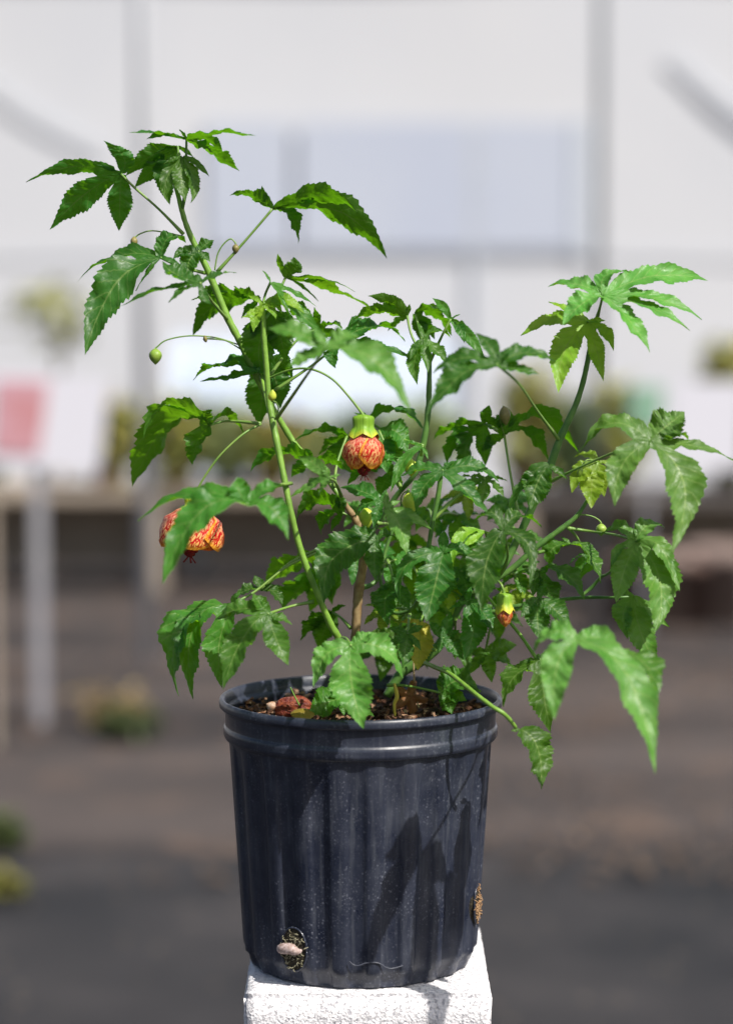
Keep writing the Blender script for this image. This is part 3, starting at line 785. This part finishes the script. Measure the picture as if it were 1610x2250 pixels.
leaf((742,756),.0,[(890,752,1.2,825,716),(842,808,1.2,800,775),(902,785,.8,830,762),(738,810,1.6,728,785),(640,790,1.1,690,778)],(0,-.35,.93),D,.2,.25,[(690,800),(600,860)])
leaf((894,694),.01,[(808,650,.8,860,662),(772,710,1.2,825,682),(852,728,1.3,870,710),(900,668,1.2)],(0,.6,.8),MI,.22,.15,[(905,740),(935,790)])
leaf((912,690),.02,[(992,738,1.25,950,688),(985,700,1.0,950,675),(930,760,1.2),(955,745,1.1)],(.1,.3,.9),D,.22,.2,[(930,760),(941,800)])
leaf((930,745),-.0,[(990,743,1.0,960,725),(917,846,1.0,910,790),(985,801,1.2,955,765),(900,790,1.1),(940,820,.9),(915,705,.9)],(0,-.3,.8),MI,.2,.2,[(938,775)])
leaf((990,701),.0,[(949,655,1.0,972,672),(1020,754,1.3,1010,720),(1066,792,.7,1030,740),(1010,690,.7)],(-.6,-.3,.7),MI,.18,.2,[(972,735),(942,800,.02)])
leaf((1090,800),-.16,[(937,912,1.15,1005,830),(950,822,.9,1012,787),(1043,732,1.2,1075,760),(1122,772,1.6,1112,775),(1218,796,1.05,1160,775),(1184,822,1.4,1140,812)],(-.03,-.52,.85),D,.2,.3,[(1140,845,-.12),(1182,906,-.06),(1228,968,-.02)])
leaf((1323,651),-.06,[(1202,631,1.1,1262,622),(1235,715,1.5,1275,668),(1385,599,1.2,1330,605),(1555,617,.75,1440,606),(1540,703,.65,1442,655),(1515,726,.75,1425,675),(1427,774,.95,1380,700)],(0,-.50,.86),PA,.19,.22,[(1318,672,-.04),(1312,695,-.02)])
leaf((1290,708),-.03,[(1144,738,.95,1215,702),(1204,664,1.2,1240,680),(1226,864,1.1,1240,770),(1347,772,1.0,1330,730),(1325,838,.8,1310,770),(1330,705,1.2)],(0,-.55,.8),YO,.19,.2,[(1300,715)],label='yellow green young leaf under the top leaf of the right shoot')
leaf((1427,968),-.10,[(1268,1000,1.05,1343,930),(1350,1115,1.15,1365,1025),(1473,1218,1.0,1502,1065),(1503,905,2.2,1470,930),(1512,968,1.6,1480,950),(1640,1030,.5,1540,985)],(.02,-.62,.78),PA,.195,.3,[(1341,997,-.06),(1266,1030,-.04),(1204,1060,-.02)])
leaf((1107,955),.02,[(1054,906,1.5,1080,930),(1112,895,1.7,1110,920),(1272,997,.95,1185,915),(1205,1015,1.0,1160,950),(1058,992,1.3)],(0,.35,.9),D,.22,.2,[(1120,1040),(1138,1131)])
leaf((1062,932),.02,[(952,968,1.1,995,938),(984,1022,1.2,1002,965),(1066,1024,1.0,1062,970),(1020,1040,1.4,1028,970),(1075,890,1.4)],(0,.2,.95),D,.22,.2,[(1090,945)])
leaf((1312,1016),.01,[(1260,1005,1.2,1290,998),(1255,1084,1.3,1275,1040),(1298,1118,1.4,1300,1060),(1327,1092,1.3,1320,1050),(1345,1020,1.0)],(0,-.5,.8),YO,.22,.2,[(1300,1060),(1290,1100)])
leaf((1206,1022),-.04,[(1112,1130,.8,1165,1045),(1163,1122,1.8,1180,1060),(1245,1052,1.2)],(-.2,-.6,.7),D,.2,.3,None)
leaf((972,1034),-.06,[(877,1051,1.2,925,1028),(914,1126,1.2,930,1070),(1074,1130,.95,1015,1070),(1096,1060,.9,1045,1026),(998,1012,1.4)],(0,-.55,.83),D,.21,.3,[(968,1050,-.02)])
leaf((1105,1166),-.09,[(1040,1150,1.0,1078,1125),(1058,1344,1.25,1070,1232),(1190,1158,1.1,1140,1132),(1162,1290,.75,1162,1200),(1098,1240,.6)],(-.05,-.55,.83),D,.20,.3,[(1115,1220,-.04),(1100,1260,-.01)])
leaf((1066,1168),-.02,[(993,1258,.8,1010,1180),(1010,1210,1.0),(1100,1200,.8)],(.2,-.3,.9),YO,.15,.3,[(1080,1250)])
leaf((973,1214),-.06,[(936,1368,1.6,958,1275),(882,1340,.65,890,1245),(1045,1235,1.2,1010,1205),(905,1215,1.2),(975,1165,1.4)],(0,-.6,.8),D,.2,.3,[(960,1300,-.03)])
leaf((826,1188),-.05,[(750,1196,1.5,785,1172),(825,1276,1.35,822,1225),(712,1328,1.45,735,1225),(873,1190,1.3,850,1172)],(0,-.6,.8),D,.2,.3,[(800,1230,0)])
leaf((846,1118),-.08,[(893,1218,1.5,875,1150),(850,1080,1.1),(948,1164,.8,900,1135),(880,1100,1.0)],(.1,-.7,.7),PA,.2,.3,[(870,1130,-.02),(890,1180,0)])
leaf((838,1105),-.04,[(747,1072,1.1,795,1078),(782,1138,1.3,800,1110),(820,1160,1.1),(850,1075,1)],(-.1,-.5,.8),D,.22,.3,[(810,1150,0)])
leaf((722,1052),-.10,[(654,1003,1.0,690,1020),(638,1092,1.0,685,1065),(711,1020,1.4),(750,1043,1.1),(700,1090,1.3)],(-.3,-.6,.7),PA,.2,.2,[(750,1090,-.03)])
leaf((813,928),.03,[(932,945,1.15,865,898),(778,906,1.3),(805,975,1.0)],(0,.4,.9),D,.22,.15,[(870,960),(930,980)])
leaf((762,958),.03,[(648,966,1.0,705,945),(722,938,1.3),(780,1045,1.2,745,1000),(700,1000,1.3)],(0,.3,.9),D,.22,.2,[(740,1020),(735,1070)])
leaf((832,946),.02,[(895,996,1.5,872,950),(886,1022,1.6,850,985),(850,1040,1.4)],(0,-.4,.8),MI,.24,.2,[(860,1000),(900,1040)])
leaf((683,1013),-.01,[(550,1037,1.4,605,996),(756,1033,1.7,720,1010),(640,1048,1.4),(670,985,1.3)],(0,.25,.95),D,.22,.2,[(700,1035)],clamp=.8)
leaf((752,1127),.0,[(648,1150,1.4,692,1098),(706,1176,1.5,715,1135),(727,1168,1.0),(745,1085,1.4)],(0,.5,.8),D,.22,.2,[(775,1140)])
leaf((866,1034),.01,[(763,1066,1.4,810,1030),(830,1092,1.5,845,1060),(880,1080,1.0),(850,1015,1.2)],(0,.1,.9),D,.22,.2,[(880,1070)])
leaf((928,981),-.01,[(858,1082,.7,890,1010),(880,972,.9),(895,1000,.9),(940,1010,1.0)],(0,-.4,.8),MI,.18,.3,[(925,1000)])
leaf((461,934),-.01,[(291,1070,1.15,375,925),(316,965,.95,365,890),(466,900,2.0,450,910),(536,952,1.3,500,912),(423,1022,1.6,435,970)],(-.05,.28,.95),MI,.2,.2,[(500,925),(573,931,-.02)],clamp=.8)
leaf((568,818),-.01,[(425,836,1.3,495,798),(440,838,1.0,500,830),(560,790,1.5),(600,835,1.0)],(0,-.12,1),D,.2,.2,[(575,840)],clamp=.6)
leaf((543,1108),-.17,[(303,1144,.7,425,1084),(358,1283,1.15,440,1125),(522,1048,2.6,524,1075),(634,1186,1.7,598,1118),(632,1070,1.3,590,1070)],(-.08,-.55,.83),MI,.17,.3,[(575,1075,-.11),(640,1062,-.055)])
# lower left leaves hanging over the pot
leaf((588,1349),-.09,[(470,1365,1.35,530,1338),(490,1516,1.1,535,1400),(634,1463,1.3,605,1400),(556,1303,2.0,570,1325),(643,1373,1.3)],(-.05,-.58,.82),MI,.2,.3,[(640,1332,-.06),(690,1322,-.055)])
leaf((508,1328),-.03,[(393,1530,1.15,395,1385),(424,1536,1.0,425,1375),(488,1512,1.2,482,1420),(530,1300,1.5),(450,1350,1.0)],(-.2,-.5,.8),MI,.18,.3,[(560,1300),(640,1240),(760,1190)])
leaf((574,1296),-.01,[(559,1264,1.6),(594,1272,1.4),(622,1330,1.5,600,1300),(508,1315,1.3,545,1295)],(0,-.3,.9),D,.24,.2,[(640,1235),(740,1190)])
leaf((726,1242),.03,[(579,1297,1.15,645,1238),(622,1343,1.5,660,1290),(680,1345,1.3),(730,1330,1.1)],(0,.35,.9),MI,.22,.15,[(760,1215),(790,1200)],clamp=.8)
leaf((730,1345),.02,[(671,1370,1.4),(660,1408,1.3,692,1372),(699,1426,1.5),(760,1330,1.3)],(0,.4,.9),D,.24,.2,[(770,1380)])
leaf((771,1419),-.11,[(688,1511,1.35,717,1440),(799,1602,1.45,772,1500),(885,1491,1.3,840,1425),(822,1391,1.6,800,1400)],(.0,-.66,.75),PA,.2,.3,[(752,1402,-.07)])
leaf((755,1535),-.06,[(711,1512,1.7),(678,1570,1.8,715,1545),(822,1574,1.4,790,1560),(755,1572,1.6),(775,1500,1.5)],(0,-.6,.8),MI,.26,.1,[(765,1500,-.04)])
leaf((970,1523),-.01,[(1055,1522,2.0,1010,1495),(992,1569,2.0,985,1545),(984,1480,1.8),(1025,1540,1.6)],(0,-.6,.8),MI,.26,.1,[(900,1508),(850,1505)])
leaf((1267,1409),-.20,[(1169,1442,1.5,1213,1388),(1217,1583,1.1,1224,1460),(1439,1700,.70,1378,1485),(1362,1428,1.7,1318,1402)],(.03,-.60,.80),PA,.2,.3,[(1240,1400,-.12),(1205,1330,-.04),(1180,1326,0)])
leaf((1335,1440),-.185,[(1441,1565,1.3,1418,1462),(1350,1462,.8)],(.2,-.3,.9),MI,.2,.2,[(1290,1415,-.195)])
leaf((1396,1189),-.07,[(1318,1178,1.2,1355,1158),(1401,1145,.9),(1459,1161,1.4,1425,1152),(1492,1300,.85,1450,1205),(1436,1393,1.2,1450,1280),(1352,1325,1.2,1370,1255),(1340,1256,.8,1358,1210)],(0,-.6,.8),PA,.2,.3,[(1355,1176,-.04),(1300,1168,0),(1245,1160,0)])
leaf((1392,1310),-.06,[(1380,1406,1.4,1368,1350),(1446,1465,1.1,1405,1385),(1470,1377,.9,1440,1355),(1350,1300,1.1)],(0,-.7,.7),PA,.2,.2,None)
leaf((1252,1195),.0,[(1226,1260,1.4,1208,1210),(1247,1284,.9,1298,1225),(1318,1282,1.2,1290,1210),(1230,1180,1.0)],(0,-.2,.9),MI,.22,.3,[(1215,1205),(1180,1215)])
leaf((1184,1254),-.03,[(1284,1318,1.0,1235,1255),(1225,1330,1.6,1200,1290),(1170,1310,1.3)],(0,-.1,.95),D,.24,.3,[(1150,1245,0)])
leaf((1182,1316),-.06,[(1143,1357,1.3),(1185,1405,1.5,1180,1360),(1252,1380,1.3,1220,1340),(1200,1280,1.2)],(0,-.5,.85),D,.24,.2,[(1150,1335,0)])
leaf((1187,1450),-.06,[(1139,1460,1.0),(1105,1554,1.3,1128,1490),(1209,1610,1.2,1195,1530),(1200,1430,1.2)],(-.1,-.4,.8),MI,.2,.3,[(1182,1440,-.055)])
leaf((1140,1602),-.10,[(1188,1734,1.5,1180,1645),(1122,1606,1.4)],(.3,-.75,.5),MI,.22,.1,None)
leaf((896,1393),-.06,[(853,1426,1.3),(884,1468,1.3),(853,1380,1.0),(930,1375,1.1),(925,1430,1.0)],(0,-.7,.7),D,.22,.2,[(900,1350,-.01)])
leaf((973,1403),-.05,[(942,1366,1.3),(1019,1450,1.3),(963,1436,1.2),(991,1343,1.0),(1010,1385,1.2)],(0,-.7,.7),D,.22,.2,[(985,1380,0)])
leaf((922,1366),-.02,[(918,1474,1.3,922,1410),(880,1368,1.0),(945,1400,1.3)],(0,-.6,.7),'yellow',.24,.2,[(940,1340,0)],label='yellow withering leaf low in the shrub')
leaf((866,1284),-.03,[(853,1375,1.5,845,1320),(900,1340,1.3),(880,1250,1.2),(830,1300,1.1)],(0,-.5,.8),D,.24,.3,[(850,1230,.01)])
leaf((1026,1322),-.04,[(1018,1452,1.2,1040,1380),(1081,1395,1.3,1060,1345),(985,1340,1.0),(1035,1290,1.2)],(0,-.5,.8),D,.22,.3,[(1040,1300,0)])
leaf((1062,1345),.03,[(1052,1410,1.6),(1080,1380,1.3),(1040,1370,1.3)],(0,.5,.8),YO,.24,.2,[(1070,1320)])
leaf((1000,1390),.02,[(1028,1480,1.1,1020,1430),(1000,1450,1.2),(980,1420,1.3)],(0,-.5,.8),MI,.2,.2,[(1000,1360)])
leaf((1105,1300),.03,[(1090,1350,1.3),(1150,1345,1.3),(1140,1280,1.2),(1070,1290,1.2)],(0,.2,.9),D,.24,.2,[(1110,1340,.01)])
leaf((1135,1250),.02,[(1205,1290,1.1),(1150,1310,1.3),(1100,1290,1.2),(1190,1235,1.1)],(0,-.2,.9),MI,.24,.2,[(1120,1260,0)])
leaf((870,1230),.02,[(905,1275,1.2),(850,1290,1.3),(915,1210,1.2),(835,1225,1.0)],(0,-.4,.9),MI,.24,.2,[(830,1250,.01)])
leaf((1285,1215),.02,[(1310,1260,1.2),(1270,1280,1.2),(1250,1240,1.0)],(0,.1,.9),D,.22,.2,[(1250,1160)])
leaf((455,655),.02,[(420,660,1.1),(470,620,1),(500,640,1)],(0,.3,.9),D,.22,.2,[(497,698)])
# filler leaves deeper in the crown
rd=random.Random(23)
anchors=[(796,1190),(830,1150),(870,1090),(928,1290),(951,1143),(900,1340),(1018,1318),(1060,1290),(1130,1198),(955,1428),(1120,1253),(1085,1345),(1173,1206),(786,1290)]
fill=[(880,1170),(905,1250),(1000,1140),(1010,1260),(950,1210),(1045,1210),(1090,1330),(840,1330),(880,1330),(960,1330),(1150,1180),(1010,1080),(1060,1060),(800,1110),(850,1420),(1140,1290),(930,1120),(1120,1090),(700,1060),(790,1060),(1230,1250),(1060,1390),(740,1380),(1180,1100),(900,1420),(990,1300),(870,1380),(1060,1440),(800,1200),(1080,1200)]
for i,(hx,hy) in enumerate(fill[:18]+fill[-6:]):
    hx+=rd.uniform(-12,12); hy+=rd.uniform(-12,12); d=rd.uniform(.01,.085)
    lo=[]; a0=rd.uniform(-.5,.5); sz=rd.uniform(65,108)
    for k in range(5):
        a=a0+(k-2)*rd.uniform(.7,.85); L=sz*(1-.13*abs(k-2))*rd.uniform(.85,1.1)
        lo.append((hx+math.sin(a)*L, hy+math.cos(a)*L*.85, 1.2))
    up=rd.choice([T_,T_,TF,U_,E_]); up=Vector(up)+Vector((rd.uniform(-.3,.3),0,0))
    an=min(anchors,key=lambda q:(q[0]-hx)**2+(q[1]-hy)**2)
    leaf((hx,hy),d,lo,up,rd.choice([D,D,MI,MI,YO] if i%4 else [MI]),.23,.3,[(*an,.01)],seed=100+i)

# ---- buds and flowers
def ell_geo(c, axis, rad, ln, ribs=5, point=.35, n=20, m=14):
    """bud: round at the base (c), pointed at the far end along axis; returns verts, faces, uvs"""
    ax=Vector(axis).normalized(); s=ax.cross(Vector((.2,1,.1))).normalized(); t=ax.cross(s)
    V=[];F=[];UV=[]
    for i in range(m+1):
        f=i/m; r=rad*(math.sin(math.pi*min(1,f*.5/.42))**.7 if f<.42 else max(0,1-((f-.42)/.58)**1.9)**(.6+point))
        r=max(r,.0002)
        for k in range(n):
            a=2*math.pi*k/n; rr=r*(1+.07*abs(math.sin(a*ribs/2)))
            V.append(c+ax*ln*f+(s*math.cos(a)+t*math.sin(a))*rr); UV.append((k/n,f))
    for i in range(m):
        for k in range(n): F.append((i*n+k,i*n+(k+1)%n,(i+1)*n+(k+1)%n,(i+1)*n+k))
    F.append(tuple(range(n-1,-1,-1))); F.append(tuple(m*n+k for k in range(n)))
    return V,F,UV
def bud(x,y,d,wpx,hpx,m,stalk,axis=(0,-.1,-1),label=None):
    c=P(x,y-hpx/2,d); V,F,UV=ell_geo(c,axis,wpx/2*PXM,hpx*PXM)
    o=obj('flower_bud',V,F,M[m],plant,uvs=UV)
    if label: o['label']=label
    pts=[(P(q[0],q[1],q[2] if len(q)>2 else d),.0006) for q in stalk]+[(c,.0008)]
    tube('bud_stalk',pts,M['stalk'],o,sides=6)
    return o
bud(342,783,0,27,36,'bud',[(523,757),(475,742),(416,738),(367,747),(346,762)],label='round green bud hanging on a long arched stalk')
bud(295,532,0,15,25,'budb',[(405,520),(388,516),(336,507),(308,514),(297,522)])
bud(518,547,0,15,22,'budb',[(472,594),(478,560),(490,538),(506,525),(516,532)])
bud(456,749,0,15,10,'budb',[(530,768),(500,750),(480,746)],(-1,0,-.2))
bud(898,1104,-.05,36,46,'budy',[(880,1180,0),(884,1140,-.03),(880,1100,-.04),(888,1082,-.05)],(.2,-.3,-1),'plump yellow green bud in the middle of the shrub')
bud(930,1300,-.06,24,26,'budy',[(945,1200,-.02),(938,1250,-.05)],(-.6,-.3,-.8))
bud(1320,1164,-.0,22,28,'bud',[(1262,1134),(1277,1131),(1298,1134),(1314,1142)])
bud(597,895,-.06,17,27,'budy',[(600,930,-.045),(612,900,-.05),(606,884,-.055)],(.1,-.4,1))
bud(903,1028,-.0,30,38,'budy',[(925,994,.02),(915,985,.01),(905,1000,0)])
bud(803,1138,-.02,32,46,'budy',[(780,1140,0),(790,1110,-.01)],(.1,-.2,-1))
bud(1106,914,.01,24,44,'budb',[(1107,955,.02),(1098,920,.01)],(.1,-.2,-.9))
bud(1277,1038,.0,12,24,'bud',[(1312,1016,.01),(1290,1010,0)],(-.3,0,-1))
bud(1180,1515,-.04,28,48,'stamen',[(1187,1450,-.06),(1188,1475,-.05)],(-.2,-.2,-1),'dark red bud behind the small leaf at lower right')

def petal_geo(c, ax, s, t, az, Rr, Lh, half, prof, off, flare=0, n=14, m=16, twist=.55):
    V=[];F=[];UV=[]
    for i in range(m+1):
        v=i/m
        for k in range(n+1):
            u=-1+2*k/n; vv=v*(1-.30*abs(u)**2.2)
            wdt=half*(.45+.55*math.sin(min(1,v*1.3)*math.pi/2))
            a=az+u*wdt+twist*v; r=Rr*prof(vv)*(1+off*u+flare*vv**2)
            # ruffled margin
            r*=1+.03*math.sin(u*9+az*3)*vv
            V.append(c+ax*Lh*vv+(s*math.cos(a)+t*math.sin(a))*r); UV.append((u,v))
    for i in range(m):
        for k in range(n): a=i*(n+1)+k; F.append((a,a+1,a+n+2,a+n+1))
    return V,F,UV
def lin(tab):
    def f(t):
        for (a,x),(b,y) in zip(tab,tab[1:]):
            if t<=b:
                q=(t-a)/(b-a); q=q*q*(3-2*q); return x+(y-x)*q
        return tab[-1][1]
    return f
def flower(x,y,d,size,axis,calm,stalk,flare=0,rot=0,prof=None,ch=1.0,stam=1.0,label=None,pet_scale=1.0,skip=(),nk=.48,start=.78):
    """x, y: top of the calyx; size: px width of the corolla; axis: pointing out of the flower"""
    ax=Vector(axis).normalized(); s=ax.cross(Vector((0,1,.05))).normalized(); t=ax.cross(s)
    c=P(x,y,d); Rr=size/2*PXM; ch_=Rr*1.15*ch
    fl=tube('flower',[(P(q[0],q[1],q[2] if len(q)>2 else d),.0009) for q in stalk]+[(c,.0013),(c+ax*Rr*.08,.0020)],M['stalk'],plant,sides=8)
    if label: fl['label']=label
    # calyx
    V=[];F=[];UV=[];n=50;m=12
    for i in range(m+1):
        f=i/m
        for k in range(n):
            a=2*math.pi*k/n+rot; ph=(k/n*5)%1; sep=abs(ph-.5)*2      # 1 at sepal edges
            ln=1.0+.30*(1-sep)*min(ch,1); r0=Rr*(.12+(nk-.12)*min(1,f/.1)) if f<.1 else Rr*(nk+.015*math.sin(f*9)+(.10 if f>.6 else 0)*(f-.6)/.4*2.2)
            r0*=1+.04*math.cos(a*5)
            V.append(c+ax*ch_*f*(ln if f>.1 else 1)+(s*math.cos(a)+t*math.sin(a))*r0); UV.append((k/n,f))
    for i in range(m):
        for k in range(n): F.append((i*n+k,i*n+(k+1)%n,(i+1)*n+(k+1)%n,(i+1)*n+k))
    F.append(tuple(range(n-1,-1,-1)))
    obj('calyx',V,F,M[calm],fl,uvs=UV)
    pr=prof or lin([(0,.42),(.2,.62),(.45,.96),(.62,1.0),(.82,.86),(1,.62)])
    cc=c+ax*ch_*start; Lh=Rr*1.75*pet_scale
    for k in range(5):
        if k in skip: continue
        V,F,UV=petal_geo(cc,ax,s,t,2*math.pi*k/5+rot,Rr,Lh,.95,pr,.055,flare)
        obj('petal',V,F,M['petal'],fl,uvs=UV)
    # stamens
    if stam:
        rd=random.Random(3); e=cc+ax*Lh*.98; geos=[]
        base_=tube_geo([(cc,Rr*.08),(cc+ax*Lh*.9,Rr*.12)],8); geos.append(base_)
        for i in range(90):
            v=Vector((rd.gauss(0,1),rd.gauss(0,1),rd.gauss(0,1))).normalized()
            q=e+(s*v.x+t*v.y)*Rr*.27*stam+ax*v.z*Rr*.30*stam; r=Rr*.075
            Vv,Fv=lathe_geo(q,[(.0001,-r),(r*.8,-r*.5),(r,0),(r*.8,r*.5),(.0001,r)],6); geos.append((Vv,Fv))
        for i in range(5):
            a=i*1.257; q=e+ax*Rr*.2; geos.append(tube_geo([(q,Rr*.02),(q+ax*Rr*.35*stam+(s*math.cos(a)+t*math.sin(a))*Rr*.22,Rr*.025)],5))
        V,F=join(geos); obj('stamens',V,F,M['stamen'],fl)
    return fl
flower(797,911,-.055,86,(0.02,-.12,-1),'calyx',[(588,832,-.03),(636,813,-.04),(683,811,-.05),(730,833,-.055),(770,876,-.055)],rot=.35,ch=.84,nk=.53,start=.70,pet_scale=1.16,label='closed globe shaped red and orange veined flower hanging at the centre')
flower(430,1092,-.035,130,(-.10,-.10,-1),'calyxy',[(573,932,-.02),(534,954,-.03),(487,997,-.035),(456,1038,-.035),(436,1072,-.035)],flare=.10,rot=.9,ch=.42,label='open red and orange veined flower behind a leaf on the left',
       prof=lin([(0,.36),(.12,.62),(.32,.92),(.6,1.0),(.85,.98),(1,.86)]),pet_scale=.80,stam=.75,nk=.36,start=.7)
# half open bud
fl=flower(1106,1303,-.07,40,(.05,-.15,-1),'calyxb',[(1070,1290,-.02),(1085,1275,-.05),(1100,1283,-.07)],rot=.5,ch=1.55,label='half open bud with yellow calyx and red petal tips',stam=0,
       prof=lin([(0,.66),(.3,.78),(.55,.80),(.8,.52),(1,.10)]),pet_scale=1.5,nk=.82,start=.55)

# ------------------------------------------------------------------ small fallen things on the soil
zs=PZ+.2045
def onsoil(px,py): 
    for k in range(300):
        p=P(px,py,-.11+.22*k/300)
        if p.z<=zs+.002: return p
    return P(px,py,0)
c=P(645,1541,-.035); c.z=zs+.010
V=[];F=[];n,m=30,22
for i in range(m+1):
    f=i/m; an=math.pi*f
    for k in range(n):
        a=2*math.pi*k/n; r=.0095*max(0,math.sin(an))**.7*(1+.18*math.sin(a*7+f*5)+.1*math.sin(a*13-f*9))
        V.append(c+Vector((-.015*math.cos(an)+.0,r*math.cos(a),r*math.sin(a)*.95)))
for i in range(m):
    for k in range(n): F.append((i*n+k,(i)*n+(k+1)%n,(i+1)*n+(k+1)%n,(i+1)*n+k))
wf_=obj('withered_flower',V,F,M['wither']); tag(wf_,'withered wrinkled reddish brown flower lying on the soil','fallen flower')
V,F,UV=ell_geo(c+Vector((-.014,0,.0)),(-1,-.2,.5),.004,.009); obj('dry_tip',V,F,M['palebrown'],wf_)
tube('flower_stalk',[(P(638,1510,-.05),.0005),(P(645,1525,-.05),.0006),(P(658,1550,-.05),.0007)],M['stalk'],wf_,sides=6)
def flatleaf(name,x,y,d,r,m,label,cat,tilt,lob=5,amp=.25,seed=0):
    c=P(x,y,d); V=[c];n,ra=60,6;UV=[(0,0)];rot=Matrix.Rotation(tilt[0],3,'X')@Matrix.Rotation(tilt[1],3,'Y')
    for i in range(1,ra+1):
        for k in range(n):
            a=2*math.pi*k/n; q=r*(1-amp+amp*math.cos(a*lob))*(1+.05*math.sin(a*23))*i/ra
            p=Vector((q*math.cos(a),q*math.sin(a),.12*r*noise.noise(Vector((a,i*.5,seed)))-.25*r*(i/ra)**2))
            V.append(c+rot@p); UV.append((i/ra,((a*lob/math.pi)%2)-1))
    F=[(0,1+k,1+(k+1)%n) for k in range(n)]
    for i in range(ra-1):
        for k in range(n): a=1+i*n+k; b=1+i*n+(k+1)%n; F.append((a,a+n,b+n,b))
    return tag(obj(name,V,F,M[m],uvs=UV),label,cat)
flatleaf('fallen_leaf',665,1563,-.07,.0095,'yellow','small pale yellow fallen leaf in front of the withered flower','leaf',(.4,0),2,.1)
flatleaf('fallen_leaf',903,1530,.0,.017,'brown','curled dry brown leaf standing on the soil right of the stem','leaf',(1.1,.4),5,.3,4)
tag(tube('dead_stem',[(P(866,1502,-.03),.0012),(P(872,1530,-.03),.0018),(P(866,1548,-.03),.0014),(P(868,1575,-.03),.001)],plain('yellow_dead_stem',(.5,.42,.06),.6)),'short yellow dead stem standing in the soil','twig')
tag(tube('dry_twig',[(P(908,1440,.01),.0006),(P(909,1480,.01),.0007),(P(912,1520,.01),.0008),(P(920,1556,.0),.0008)],plain('tan_twig',(.4,.28,.15),.7)),'thin tan dry twig standing behind the brown leaf','twig')
print('leaves',len(LEAVES))
